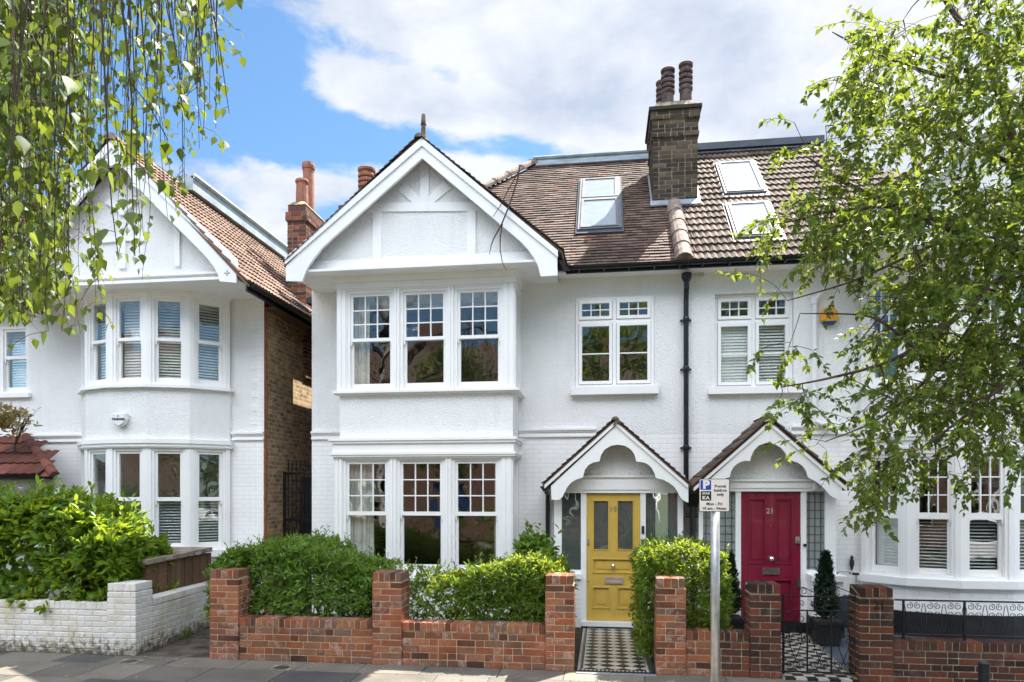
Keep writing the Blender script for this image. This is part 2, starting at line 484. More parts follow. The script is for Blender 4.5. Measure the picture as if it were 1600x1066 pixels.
L_BIRCH = leafmat('birch_leaf', (.035, .075, .014), (.09, .15, .03), (.33, .41, .045), .42, .48)
L_TREE = leafmat('street_tree_leaf', (.05, .10, .02), (.13, .20, .04), (.36, .44, .045), .42, .5)
L_HEDGE = leafmat('hedge_leaf', (.03, .09, .014), (.17, .31, .045), (.46, .60, .05), .32, .38)
L_HEDGE2 = leafmat('glossy_hedge_leaf', (.03, .08, .012), (.17, .29, .04), (.60, .68, .06), .40, .32)
L_LAUREL = leafmat('laurel_leaf', (.03, .085, .012), (.16, .30, .035), (.58, .70, .05), .42, .32)
L_CYP = leafmat('cypress_scale', (.014, .035, .016), (.03, .06, .026), (.05, .09, .03), .15, .6)
L_RED = leafmat('bronze_leaf', (.12, .20, .04), (.45, .22, .12), (.5, .4, .1), .35, .4)
L_DRY = leafmat('dry_leaf', (.30, .22, .10), (.42, .34, .17), (.3, .22, .1), .2, .7)


def white_dirty():
    m, nt, b, out = newmat('grubby_whitewash')
    tc = nt.nodes.new('ShaderNodeTexCoord')
    g = nt.nodes.new('ShaderNodeNewGeometry')
    r = ramp(nt, g.outputs['Random Per Island'], [(0, (.58, .57, .54)), (1, (.68, .67, .64))])
    n = noise_n(nt, 14, 7, .72, tc.outputs['Object'])
    sp = nd(nt, 'ShaderNodeSeparateXYZ'); lk(nt, tc.outputs['Object'], sp.inputs[0])
    # splash dirt low on the wall and a tan run-off band under the coping
    mr = nd(nt, 'ShaderNodeMapRange'); lk(nt, sp.outputs[2], mr.inputs[0])
    for i, v in enumerate((.34, .0, -.16, .22)): mr.inputs[i + 1].default_value = v
    ad = nd(nt, 'ShaderNodeMath', operation='ADD'); lk(nt, n.outputs[0], ad.inputs[0]); lk(nt, mr.outputs[0], ad.inputs[1])
    d = ramp(nt, ad.outputs[0], [(.50, (1, 1, 1)), (.60, (.55, .52, .46)), (.74, (.17, .15, .12))])
    c = mixc(nt, 1.0, r.outputs[0], d.outputs[0], 'MULTIPLY')
    n2 = noise_n(nt, 3, 5, .6, tc.outputs['Object'])
    t = ramp(nt, n2.outputs[0], [(.45, (1, 1, 1)), (.7, (.86, .79, .66))])
    c = mixc(nt, 1.0, c, t.outputs[0], 'MULTIPLY')
    lk(nt, c, b.inputs['Base Color']); b.inputs['Roughness'].default_value = .9
    bn = noise_n(nt, 45, 4, .6, tc.outputs['Object']); bump(nt, bn.outputs[0], b, .5, .012)
    return m


WWASH = white_dirty()


def checker(name, cell, rot, c1=(.52, .48, .41), c2=(.018, .018, .02)):
    m, nt, b, out = newmat(name)
    tc = nt.nodes.new('ShaderNodeTexCoord')
    mp = nd(nt, 'ShaderNodeMapping'); mp.inputs['Rotation'].default_value = (0, 0, rot)
    lk(nt, tc.outputs['Object'], mp.inputs[0])
    ck = nd(nt, 'ShaderNodeTexChecker', Scale=1.0 / cell); lk(nt, mp.outputs[0], ck.inputs[0])
    ck.inputs[1].default_value = (*c1, 1); ck.inputs[2].default_value = (*c2, 1)
    n = noise_n(nt, 6, 5, .6, tc.outputs['Object'])
    f = ramp(nt, n.outputs[0], [(.3, (.72, .70, .68)), (.6, (1, 1, 1))])
    lk(nt, mixc(nt, 1.0, ck.outputs[0], f.outputs[0], 'MULTIPLY'), b.inputs['Base Color'])
    b.inputs['Roughness'].default_value = .4
    return m


CHK = checker('diamond_tiles', .134, math.radians(45))
CHK2 = checker('small_border_tiles', .033, math.radians(45))
CHK3 = checker('chequer_tiles', .118, 0)
BLKT = plain('black_border_tile', (.02, .02, .023), .4, 0, .2, 9)

# ------------------------------------------------------------------ building kit
def T_front(Y): return lambda p, q, z: (p, Y + q, z)


def T_seg(a, b):
    d = Vector((b[0] - a[0], b[1] - a[1])); L = d.length; d /= L
    return (lambda p, q, z: (a[0] + d.x * p - d.y * q, a[1] + d.y * p + d.x * q, z)), L


def tiles(m, O, U, V, W, L, tw, gauge, inside=None, th=.013, roll=0.0, jit=.004):
    O, U, V = Vector(O), Vector(U).normalized(), Vector(V).normalized()
    N = U.cross(V).normalized()
    if N.z < 0: N = -N
    rows = int(L / gauge) + 1
    for r in range(rows):
        k0 = r * gauge; k1 = min(k0 + 1.4 * gauge, L + .3 * gauge)
        sag = .006 * math.sin(r * 1.7) if not roll else 0
        off = (r % 2) * tw * .5
        for c in range(-1, int(W / tw) + 1):
            u0 = c * tw + off + RND.uniform(-.003, .003); u1 = u0 + tw - .004
            u0c, u1c = max(u0, 0), min(u1, W)
            if u1c - u0c < .02: continue
            if inside and not inside((u0c + u1c) / 2, k0 + gauge * .5): continue
            hl = th * 2.3 + RND.uniform(-jit, jit); hu = .004; s = RND.uniform(-.006, .006) + .006 * noise.noise(Vector((u0 * .8, k0 * 3, 2)))
            nseg = 8 if roll else 1
            vs = []
            for i in range(nseg + 1):
                f = i / nseg; u = u0c + (u1c - u0c) * f
                h = roll * (.5 - .5 * math.cos(4 * math.pi * f)) if roll else 0
                vs += [O + U * u + V * (k0 + s) + N * (hl + h), O + U * u + V * k1 + N * (hu + h), O + U * u + V * (k0 + s) + N * (hl - th - (.01 if roll else .004))]
            fs = []
            for i in range(nseg):
                a, b = i * 3, i * 3 + 3
                fs += [(a, b, b + 1, a + 1), (a + 2, b + 2, b, a)]
            e = nseg * 3
            fs += [(2, 0, 1), (e, e + 2, e + 1)]
            m.add(vs, fs)
    return m


def bricks(m, x0, x1, y0, y1, z0, z1, course=.0755, back=True, core=True, sides=True, g=.010):
    """courses of separate bricks round a mortar core (material 0 bricks, 1 mortar)"""
    n = max(1, round((z1 - z0) / course)); h = (z1 - z0) / n
    dpt = min(.1, (y1 - y0) * .5)
    def run(a, b, r, put):
        p = a; k = r
        first = True
        while p < b - .02:
            l = (.112 if (k % 2) else .225)
            if first and b - a > .5 and r % 2 == 0: l = RND.choice((.112, .225, .168))
            if RND.random() < .18: l = .112
            first = False
            q = p + l
            if b - q < .06: q = b
            put(p, q - g if q < b else b); p = q; k += 1
            if b - a > .5 and RND.random() < .6: k = 0
    for r in range(n):
        a, b = z0 + r * h, z0 + (r + 1) * h - g
        run(x0, x1, r, lambda p, q: m.box(p, q, y0, y0 + dpt, a, b, .0018))
        if sides and y1 - y0 > .2:
            for xa, xb in ((x0, x0 + .1), (x1 - .1, x1)):
                run(y0 + dpt + g, y1 - (dpt + g if back else 0), r + 1, lambda p, q: m.box(xa, xb, p, q, a, b, .0018))
        if back: run(x0, x1, r + 1, lambda p, q: m.box(p, q, y1 - dpt, y1, a, b, .0018))
    if core:
        m.cur = 1; m.box(x0 + .006, x1 - .006, y0 + .006, y1 - .006, z0, z1 - .004); m.cur = 0


def onedge(m, x0, x1, y0, y1, z0, z1, w=.075):
    n = max(1, round((x1 - x0) / w)); w = (x1 - x0) / n
    for i in range(n): m.box(x0 + i * w + .004, x0 + (i + 1) * w - .004, y0, y1, z0 + .008, z1, .003)
    m.cur = 1; m.box(x0 + .006, x1 - .006, y0 + .006, y1 - .006, z0, z1 - .007); m.cur = 0


def slats(T, x0, x1, z0, z1, q, pitch=.048, tilt=.6, depth=.045):
    m = M(T); z = z0
    while z < z1:
        dq = depth * math.cos(tilt) / 2; dz = depth * math.sin(tilt) / 2
        m.hexa([(x0, q - dq, z - dz), (x1, q - dq, z - dz), (x1, q + dq, z + dz), (x0, q + dq, z + dz),
                (x0, q - dq, z - dz + .004), (x1, q - dq, z - dz + .004), (x1, q + dq, z + dz + .004), (x0, q + dq, z + dz + .004)])
        z += pitch
    return m


def curtain(T, x0, x1, z0, z1, q, folds=7, amp=.022):
    m = M(T); n = folds * 8; vs = []; fs = []
    for i in range(n + 1):
        p = x0 + (x1 - x0) * i / n; w = q + amp * math.sin(2 * math.pi * folds * i / n) + .008 * math.sin(i * 1.3)
        vs += [(p, w, z0), (p, w, z1), (p, w + .006, z0), (p, w + .006, z1)]
    for i in range(n):
        a = i * 4; fs += [(a, a + 4, a + 5, a + 1), (a + 2, a + 3, a + 7, a + 6)]
    return m.add(vs, fs)


def sash(root, T, g, bars=(3, 3), blind=None, curt=None, label=None, pane=None):
    """g = glass (x0, x1, z0, z_low_top, z_up_bottom, z1). Returns the opening it fills."""
    x0, x1, z0, zl, zu, z1 = g
    o = (x0 - .088, x1 + .088, z0 - .125, z1 + .088)
    w = M(T).ring(o[0], o[1], o[2], o[3], .044, .02, .15, wb=.04, wt=.044).build('window', TRIM, root, label)
    up = M(T).ring(x0 - .045, x1 + .045, zl, z1 + .045, .045, .045, .085, wb=zu - zl)
    if bars:
        nx, nz = bars
        for i in range(1, nx):
            p = x0 + (x1 - x0) * i / nx; up.box(p - .009, p + .009, .05, .08, zu, z1)
        for k in range(1, nz):
            z = zu + (z1 - zu) * k / nz
            for i in range(nx):
                a = x0 + (x1 - x0) * i / nx + (.009 if i else 0); b = x0 + (x1 - x0) * (i + 1) / nx - (.009 if i < nx - 1 else 0)
                up.box(a, b, .052, .078, z - .009, z + .009)
    for a in (x0 - .043, x1 + .013): up.prism([(a, zl), (a + .03, zl), (a + .026, zl - .05), (a + .015, zl - .075), (a + .004, zl - .05)], .047, .083)
    up.build('upper_sash', TRIM, w)
    M(T).ring(x0 - .043, x1 + .043, z0 - .083, zu, .043, .087, .125, wb=.083, wt=zu - zl).build('lower_sash', TRIM, w)
    pn = M(T)
    pn.add([(x0, .066, zu), (x1, .066, zu), (x1, .066, z1), (x0, .066, z1)], [(0, 1, 2, 3)])
    pn.add([(x0, .106, z0), (x1, .106, z0), (x1, .106, zl), (x0, .106, zl)], [(0, 1, 2, 3)])
    pn.build('pane', pane or GLASS, w)
    if blind:
        a, b, tilt = blind
        slats(T, x0 - .02, x1 + .02, z0 + (z1 - z0) * a - .02, z0 + (z1 - z0) * b + .02, .2, tilt=tilt).build('blind', BLIND, w)
    if curt:
        a, b = curt
        curtain(T, x0 + (x1 - x0) * a, x0 + (x1 - x0) * b, z0 - .1, z1 + .05, .18, folds=max(3, int((b - a) * 9))).build('curtain', CURT, w)
    return o


def offset_poly(pts, d):
    """outward offset of an open front polyline (left to right, front is -y); ends stay on the wall"""
    n = len(pts); out = []
    nr = []
    for a, b in zip(pts[:-1], pts[1:]):
        v = Vector((b[0] - a[0], b[1] - a[1])).normalized(); nr.append(Vector((v.y, -v.x)))
    for i, p in enumerate(pts):
        if i == 0: k = nr[0]; s = 1
        elif i == n - 1: k = nr[-1]; s = 1
        else:
            k = (nr[i - 1] + nr[i]).normalized(); s = 1 / max(.3, k.dot(nr[i]))
        out.append((p[0] + k.x * d * s, p[1] + k.y * d * s))
    return out


def bayslab(m, pts, d, z0, z1, yback=11.07):
    q = offset_poly(pts, d)
    poly = q + [(q[-1][0], yback), (q[0][0], yback)]
    m.slab(poly, z0, z1)


def shell(root, x0, x1, yf, yb, ze, z1f=3.14):
    """floors, back and party walls of the rooms behind the windows"""
    m = M()
    m.box(x0 + .14, x1 - .14, yb - .2, yb, .1, ze)
    m.box(x0 + .14, x1 - .14, yf + .14, yb - .2, ze - .12, ze)
    m.box(x0 + .14, x1 - .14, yf + .16, yb - .2, z1f - .12, z1f + .06)
    m.build('interior_wall', INT, root)
    M().box(x0 + .14, x1 - .14, yf + .16, yb - .2, .05, .12).build('interior_floor', INTF, root)


YW, YD, YB = 11.05, 10.5, 10.3        # main wall, door frames, bay fronts
ZS0, ZS1 = 2.98, 3.11                 # string course
ZE = 5.6                              # eaves
PITCH = math.atan2(3.2, 3.28)
YE = 10.72
CP, SP = math.cos(PITCH), math.sin(PITCH)
PARTY = 1.285


def on_roof(u, v, lift=0.0):
    d = ray(u, v); n = Vector((0, -SP, CP)); p0 = Vector((0, YE, ZE)) + n * lift
    e = Vector((0, 0, EYE)); t = (p0 - e).dot(n) / d.dot(n)
    return e + d * t


def string_course(m, x0, x1):
    for za, zb, q in ((2.97, 3.0, .035), (3.0, 3.05, .018), (3.05, 3.075, .04), (3.075, 3.105, .06)):
        m.box(x0, x1, YW - q, YW + .02, za, zb)


def pxpoly(pts, Y, ox=0, oy=0, sc=1.0): return [(at(ox + u / sc, oy + v / sc, Y).x, at(ox + u / sc, oy + v / sc, Y).z) for u, v in pts]


def gable_roof(root, xc, zc, half, drop, y0, y1, mat, name='gable_roof', tw=.165, gauge=.1, roll=0, th=.013, ridge=BONNET, rr0=.115):
    """two tiled slopes with the ridge running back from a front gable"""
    L = math.hypot(half, drop); m = M()
    for s in (-1, 1):
        V = Vector((-s * half, 0, drop)); 
        O = Vector((xc + s * half, y0, zc - drop))
        tiles(m, O, (0, 1, 0), V, y1 - y0, L, tw, gauge, th=th, roll=roll)
        e = .0
        m.prism([(xc, zc - .005), (xc + s * half, zc - drop - .005), (xc + s * half, zc - drop - .055), (xc, zc - .055)], y0 + .03, y1)
    r = m.build(name, mat, root)
    rm = M(); y = y0 - .02; k = 0
    while y < y1 - .1:
        seg = .44
        vs = []
        ys = (y, y + seg)
        for j, yy in enumerate(ys):
            rr = rr0 + (.012 if j == 0 else 0)
            for q in range(7):
                t = math.pi * q / 6
                vs.append((xc + rr * math.cos(t), yy, zc - rr0 * .55 + rr * .85 * math.sin(t)))
        n = 7
        rm.add(vs, [(i, i + 1, i + 1 + n, i + n) for i in range(n - 1)] + [tuple(range(n)), tuple(range(n, 2 * n))])
        y += seg
    rm.build('ridge_tile', ridge, r)
    return r


def halftiles(m, A, B, r0=.11, seg=.4, up=(0, 0, 1), flare=.015):
    """a run of half-round tiles from A to B"""
    A, B = Vector(A), Vector(B); d = (B - A); L = d.length; d.normalize()
    s = d.cross(Vector(up)).normalized(); n = s.cross(d).normalized()
    k = max(1, round(L / seg)); n7 = 8
    for i in range(k):
        vs = []
        for j, f in enumerate((i / k, (i + 1.06) / k)):
            rr = r0 + (flare if j == 0 else 0)
            for q in range(n7):
                t = math.pi * q / (n7 - 1)
                vs.append(A + d * (L * f) + s * rr * math.cos(t) + n * rr * math.sin(t))
        m.add(vs, [(q, q + 1, q + 1 + n7, q + n7) for q in range(n7 - 1)] + [tuple(range(n7)), tuple(range(n7, 2 * n7))])
    return m


def pot(root, x, y, z0, z1, r, mat, kind='roll'):
    h = z1 - z0
    if kind == 'roll':
        pr = [(r * 1.02, 0), (r * .98, h * .05), (r * .88, h * .84), (r * .92, h * .85), (r * .9, h * .88), (r * 1.04, h * .9), (r * 1.07, h * .95), (r * 1.0, h), (r * .78, h), (r * .75, h * .8)]
    else:
        pr = [(r, 0), (r * .92, h * .42)]
        for i in range(4):
            a = h * (.44 + .115 * i); pr += [(r * 1.06, a), (r * 1.1, a + h * .045), (r * 1.0, a + h * .07), (r * .86, a + h * .075), (r * .86, a + h * .112)]
        pr += [(r * 1.1, h * .93), (r * 1.12, h * .98), (r * .95, h), (r * .6, h)]
    return M().lathe(pr, (x, y, z0), 16).build('chimney_pot', mat, root, smooth=False)


def panel_door(root, u0, u1, v0, v1, Y, mat, panels, lights=(), label=None):
    x0, x1, z0, z1 = X(u0, Y), X(u1, Y), Z(958, v1, Y), Z(958, v0, Y)
    m = M(T_front(Y))
    rec = []
    for a, b, c, d in list(panels) + list(lights): rec.append((X(a, Y), X(b, Y), Z((u0 + u1) / 2, d, Y), Z((u0 + u1) / 2, c, Y)))
    zz0, zz1 = Z((u0 + u1) / 2, v1, Y), Z((u0 + u1) / 2, v0, Y)
    m.walls(x0, x1, zz0, zz1, .03, .075, rec)
    for i, r in enumerate(rec):
        if i < len(panels):
            m.ring(r[0] - .004, r[1] + .004, r[2] - .004, r[3] + .004, .022, .018, .06)
            m.box(r[0] + .018, r[1] - .018, .05, .07, r[2] + .018, r[3] - .018)
            if min(r[1] - r[0], r[3] - r[2]) > .16:
                m.box(r[0] + .06, r[1] - .06, .04, .052, r[2] + .06, r[3] - .06)
        else:
            m.ring(r[0] - .003, r[1] + .003, r[2] - .003, r[3] + .003, .014, .022, .06)
    d = m.build('door', mat, root, label, bevel=.003)
    return d, rec, (x0, x1, zz0, zz1)

# ================================================================== HOUSE WITH THE YELLOW DOOR
def bay_front(root, pts, z0, z1, wins, name='bay_frame', pil=True, d=0.0, blinds=None):
    """joinery of a bay: one framed panel per facet, sashes set into it"""
    m = M()
    for i, (a, b) in enumerate(zip(pts[:-1], pts[1:])):
        T, L = T_seg(a, b); m.T = T
        hs = []
        for w in wins.get(i, []):
            hs.append(sash(root, T, *w[:1], **w[1]))
        sq = len(pts) == 4
        m.walls(.101 if sq and i == 2 else 0, L - .101 if sq and i == 0 else L, z0, z1, 0, .1, hs)
        if pil:
            ed = sorted([h[0] for h in hs] + [h[1] for h in hs])
            gaps = [(0, ed[0])] + [(ed[k], ed[k + 1]) for k in range(1, len(ed) - 1, 2)] + [(ed[-1], L)] if ed else []
            for a0, b0 in gaps:
                wd = b0 - a0
                if wd < .09: continue
                if wd > .17:
                    c = (a0 + b0) / 2
                    m.box(a0 + .015, c - .012, -.014, 0, z0, z1); m.box(c + .012, b0 - .015, -.014, 0, z0, z1)
                else:
                    m.box(a0 + wd * .12, a0 + wd * .42, -.014, 0, z0, z1); m.box(a0 + wd * .58, a0 + wd * .9, -.014, 0, z0, z1)
    m.T = None
    return m.build(name, TRIM, root)


def casement(root, T, o, xm, zt, q, bars=True, blind=None, frame_w=.045):
    x0, x1, z0, z1 = o
    w = M(T).ring(x0, x1, z0, z1, frame_w, q, q + .1)
    w.box(xm - .028, xm + .028, q, q + .1, z0 + frame_w, z1 - frame_w)
    w.box(x0 + frame_w, xm - .028, q, q + .1, zt - .025, zt + .025); w.box(xm + .028, x1 - frame_w, q, q + .1, zt - .025, zt + .025)
    w = w.build('window', TRIM, root)
    pn = M(T)
    for a, b in ((x0 + frame_w, xm - .028), (xm + .028, x1 - frame_w)):
        for c, d, up in ((zt + .025, z1 - frame_w, 1), (z0 + frame_w, zt - .025, 0)):
            s = M(T).ring(a + .005, b - .005, c + .005, d - .005, .05, q - .018, q + .05)
            ga, gb, gc, gd = a + .055, b - .055, c + .055, d - .055
            if up:
                for i in (1, 2): p = ga + (gb - ga) * i / 3; s.box(p - .008, p + .008, q, q + .03, gc, gd)
                zz = (gc + gd) / 2
                for i in range(3): s.box(ga + (gb - ga) * i / 3 + (.008 if i else 0), ga + (gb - ga) * (i + 1) / 3 - (.008 if i < 2 else 0), q + .002, q + .028, zz - .008, zz + .008)
            elif bars: s.box(ga, gb, q, q + .03, (gc + gd) / 2 - .009, (gc + gd) / 2 + .009)
            s.build('casement', TRIM, w)
            pn.add([(ga, q + .015, gc), (gb, q + .015, gc), (gb, q + .015, gd), (ga, q + .015, gd)], [(0, 1, 2, 3)])
    pn.build('pane', GLASS, w)
    if blind:
        for (a, b, tl) in blind: slats(T, a, b, z0 + .05, zt, q + .09, tilt=tl).build('blind', BLIND, w)
    return w


def porch(root, px, door_x, sign, roofmat, roll, tw, gauge, glass, sill_v, name_extra=None):
    """glazed timber porch front with a scalloped gable"""
    pass


YP = 10.2
H19 = thing('semidetached_house', 'white pebbledashed house with a mustard yellow front door and a square two-storey bay', 'house', (-1.8, YW, 0))
W19L = -4.9
upx = (X(527, YB), X(804, YB)); gpx = (X(523.5, YB), X(800, YB))
UP = [(upx[0], 11.05), (upx[0], YB), (upx[1], YB), (upx[1], 11.05)]
GP = [(gpx[0], 11.05), (gpx[0], YB), (gpx[1], YB), (gpx[1], 11.05)]


def zwin(z0, zl, zu, z1): return (z0, zl, zu, z1)


def w19(us, zs, x0): return [((X(a, YB + .06) - x0, X(b, YB + .06) - x0) + zs) for a, b in us]


zs_u = (3.786, 4.447, 4.498, 5.155); zs_g = (.95, 1.715, 1.775, 2.521)
wu = w19(((552.3, 608.9), (635, 692.5), (719.5, 777.8)), zs_u, upx[0])
wg = w19(((546, 602), (630, 688), (715.7, 774.6)), zs_g, gpx[0])
side_u = ((.26, .56) + zs_u); side_g = ((.26, .56) + zs_g)
bay_front(H19, UP, 3.65, 5.27, {0: [(side_u, {})], 1: [(wu[0], dict(curt=(-.1, .38))), (wu[1], {}), (wu[2], {})], 2: [(side_u, {})]})
bay_front(H19, GP, .75, 2.6, {0: [(side_g, {})], 1: [(wg[0], dict(curt=(-.1, .62))), (wg[1], {}), (wg[2], dict(curt=(.93, 1.15)))], 2: [(side_g, {})]})
m = M()
for z0, z1, d in ((5.27, 5.30, .035), (5.30, 5.36, .015), (5.36, 5.46, .05)): bayslab(m, UP, d, z0, z1)
m.build('bay_cornice', TRIM, H19); m = M()
for z0, z1, d in ((2.6, 2.63, .02), (2.63, 2.66, .05), (2.66, 2.70, .065), (2.70, 2.84, .03), (2.84, 2.88, .06), (2.88, 2.92, .08)): bayslab(m, GP, d, z0, z1)
m.build('bay_cornice', TRIM, H19)
m = M(); bayslab(m, UP, .03, 3.60, 3.625); bayslab(m, UP, .07, 3.625, 3.66); m.build('bay_sill', TRIM, H19); m = M(); bayslab(m, GP, .06, .70, .76)
m.build('bay_sill', TRIM, H19)
m = M(); bayslab(m, UP, -.03, 2.92, 3.60); m.build('bay_panel', DASH, H19)
m = M(); bayslab(m, GP, -.02, 0, .70); m.build('bay_plinth', PBRICK, H19)

# front wall
so = [X(899.4, YW), X(1021.9, YW)]; sz = [(Z(899.4, 607, YW) + Z(1021.9, 604, YW)) / 2, (Z(899.4, 466, YW) + Z(1021.9, 461.5, YW)) / 2]
pdx = (X(866, YD), X(1067, YD))
holes_u = [(so[0], so[1], sz[0], sz[1]), (upx[0] + .12, upx[1] - .12, 3.7, 5.2)]
holes_l = [(gpx[0] + .12, gpx[1] - .12, .3, 2.6), (pdx[0] + .12, pdx[1] - .12, .12, 2.45)]
M().walls(W19L, PARTY, 3.0, ZE + .05, YW, YW + .25, holes_u).build('upper_wall', DASH, H19)
m = M().walls(W19L, PARTY, 0, 3.0, YW, YW + .25, holes_l); m.build('lower_wall', PBRICK, H19)
M().box(W19L, W19L + .24, YW + .25, 17, 0, ZE).build('flank_wall', FARBR, H19)
shell(H19, W19L + .1, PARTY, YW + .1, 15.5, ZE)
m = M(); string_course(m, W19L, upx[0] + .02); m.build('string_course', TRIM, H19); m = M(); string_course(m, upx[1] - .02, X(932, YW)); m.build('string_course', TRIM, H19)
casement(H19, T_front(YW), (so[0] + .004, so[1] - .004, sz[0] + .004, sz[1] - .004), X(960, YW), (Z(930, 503, YW)), -.02)
M().box(X(892, 10.95), X(1029, 10.95), 10.93, YW + .01, Z(960, 616, 10.95), sz[0]).build('window_sill', TRIM, H19)
for xx in (so[0] - .035, so[1] + .005): pass

# front gable
c3 = lambda pts, Y: pxpoly(pts, Y, 430, 170, 3.5556)
GX = (X(448.3, 9.95) + X(871.5, 9.95)) / 2
gx = lambda p: p
bb = c3([(820, 183), (1568, 806), (1568, 930), (1476, 936), (1462, 880), (1440, 835), (1405, 785), (1365, 742), (820, 281), (300, 745), (262, 782), (225, 830), (190, 880), (172, 918), (155, 964), (66, 960), (66, 850)], 9.95)
m = M().prism(bb, 9.91, 9.96)
m2 = c3([(820, 172), (1572, 796), (1572, 832), (820, 216), (63, 874), (63, 838)], 9.95)
m.prism(m2, 9.885, 9.912)
bg = m.build('bargeboard', TRIM, H19)
gw = c3([(820, 240), (1490, 830), (1490, 868), (150, 905), (150, 850)], 10.16)
gzb = 5.47
gw = [(x, max(z, gzb)) for x, z in gw]
M().prism(gw, 10.143, 10.34).build('gable_wall', DASH, H19)
m = M()
k = lambda pts, d=0.0: m.prism(c3(pts, 10.13), 10.12 + d, 10.165)
tb = c3([(180, 838), (1470, 806)], 10.13)
m.box(bb[16][0] + .2, bb[1][0] - .2, 10.115, 10.17, gzb - .02, (tb[0][1] + tb[1][1]) / 2)
k([(560, 524), (1095, 520), (1150, 568), (505, 572)])
k([(542, 572), (590, 572), (590, 836), (542, 838)], .003); k([(1068, 566), (1114, 566), (1114, 815), (1068, 815)], .003)
k([(806, 270), (854, 270), (854, 522), (806, 522)], .003)
k([(682, 452), (722, 412), (808, 498), (806, 522), (765, 524)], .006); k([(978, 442), (936, 400), (854, 484), (854, 521), (880, 522)], .006)
m.build('gable_timber', TRIM, H19)
m = M().box(bb[16][0] + .06, bb[1][0] - .06, 9.96, YW, gzb - .015, gzb + .02)
for i in range(7): m.box(bb[16][0] + .06, upx[0] - .06, 10.2 + i * .12, 10.31 + i * .12, gzb - .028, gzb - .015)
m.build('soffit', TRIM, H19)
GZ = c3([(820, 168)], 9.95)[0][1]
gr = gable_roof(H19, GX + .025, GZ + .02, 2.13, 1.80, 9.87, 12.9, TILE_A, ridge=MOSSY, rr0=.055)
fx = X(660.6, 9.95)
m = M().lathe([(.09, -.10), (.085, -.05), (.055, .03), (.04, .1), (.035, .2), (.033, .24), (.044, .245), (.04, .27), (.035, .34), (.028, .4), (.01, .415)], (fx, 9.99, Z(660, 222, 9.95) + .03), 10)
m.build('finial', MOSSY, gr)

# main roof
def gable_z(x, xc): return GZ - abs(x - xc) * 1.80 / 2.13


def main_roof(root, x0, x1, hip_side, mat, tw, gauge, roll, gxc, th):
    L = 3.28 / CP
    m = M()
    def ins(u, kk):
        x = x0 + u; y = kk * CP
        if hip_side < 0 and x < -4.7 + y: return False
        if hip_side > 0 and x > 7.27 - y: return False
        z = ZE + kk * SP
        return z > gable_z(x, gxc) - .12 or abs(x - gxc) > 2.2
    tiles(m, (x0, YE, ZE), (1, 0, 0), (0, CP, SP), x1 - x0, L, tw, gauge, ins, th=th, roll=roll)
    a = x0 if hip_side > 0 else -4.7; b = x1 if hip_side < 0 else 7.27
    ta = a if hip_side > 0 else -1.42; tb = b if hip_side < 0 else 3.99
    P = [Vector((a, YE, ZE)), Vector((b, YE, ZE)), Vector((tb, 14, ZE + 3.2)), Vector((ta, 14, ZE + 3.2))]
    N = Vector((0, -SP, CP))
    m.hexa([p - N * .06 for p in P] + [p - N * .004 for p in P])
    if hip_side < 0: H = [Vector((-4.7, YE, ZE)), Vector((-1.42, 14, ZE + 3.2)), Vector((-1.42, 17, ZE + 3.2)), Vector((-4.7, 17, ZE))]
    else: H = [Vector((7.27, YE, ZE)), Vector((7.27, 17, ZE)), Vector((3.99, 17, ZE + 3.2)), Vector((3.99, 14, ZE + 3.2))]
    dz = Vector((0, 0, .05))
    m.hexa([p - dz * 1.3 for p in H] + [p - dz * .3 for p in H])
    return m.build('roof', mat, root)


R19 = main_roof(H19, -4.72, PARTY - .06, -1, TILE_A, .165, .1, 0, GX, .012)
m = halftiles(M(), (-3.3, 12.12, ZE + 1.4), (-1.40, 14.02, ZE + 3.24), .1, .42); m.build('hip_tile', BONNET, R19)
N = Vector((0, -SP, CP))
Tr = lambda p, q, z: (p, YE + z * CP + q * SP, ZE + z * SP - q * CP)      # roof frame: p along eaves, q into the roof, z up the slope
LR = 3.28 / CP
M(Tr).box(-1.36, .9, -.055, -.03, LR - .16, LR + .02).build('ridge_flashing', LEAD, R19)
m = M().box(-1.42, .95, 13.96, 14.2, ZE + 3.2, ZE + 3.33); m.box(-1.42, 1.28, 14.05, 17, ZE + 3.1, ZE + 3.22); m.tube([(-1.42, 13.95, ZE + 3.33), (.95, 13.95, ZE + 3.33)], .035)
m.build('ridge_roll', GREYZ, R19)
hk = at(829, 257, 14.0); m = M(); m.tube([hk + Vector((0, 0, -.12))] + [hk + Vector((.05 * math.sin(t * .6), 0, .05 - .05 * math.cos(t * .6))) for t in range(9)], .009, 5); m.build('ridge_hook', IRON, R19)


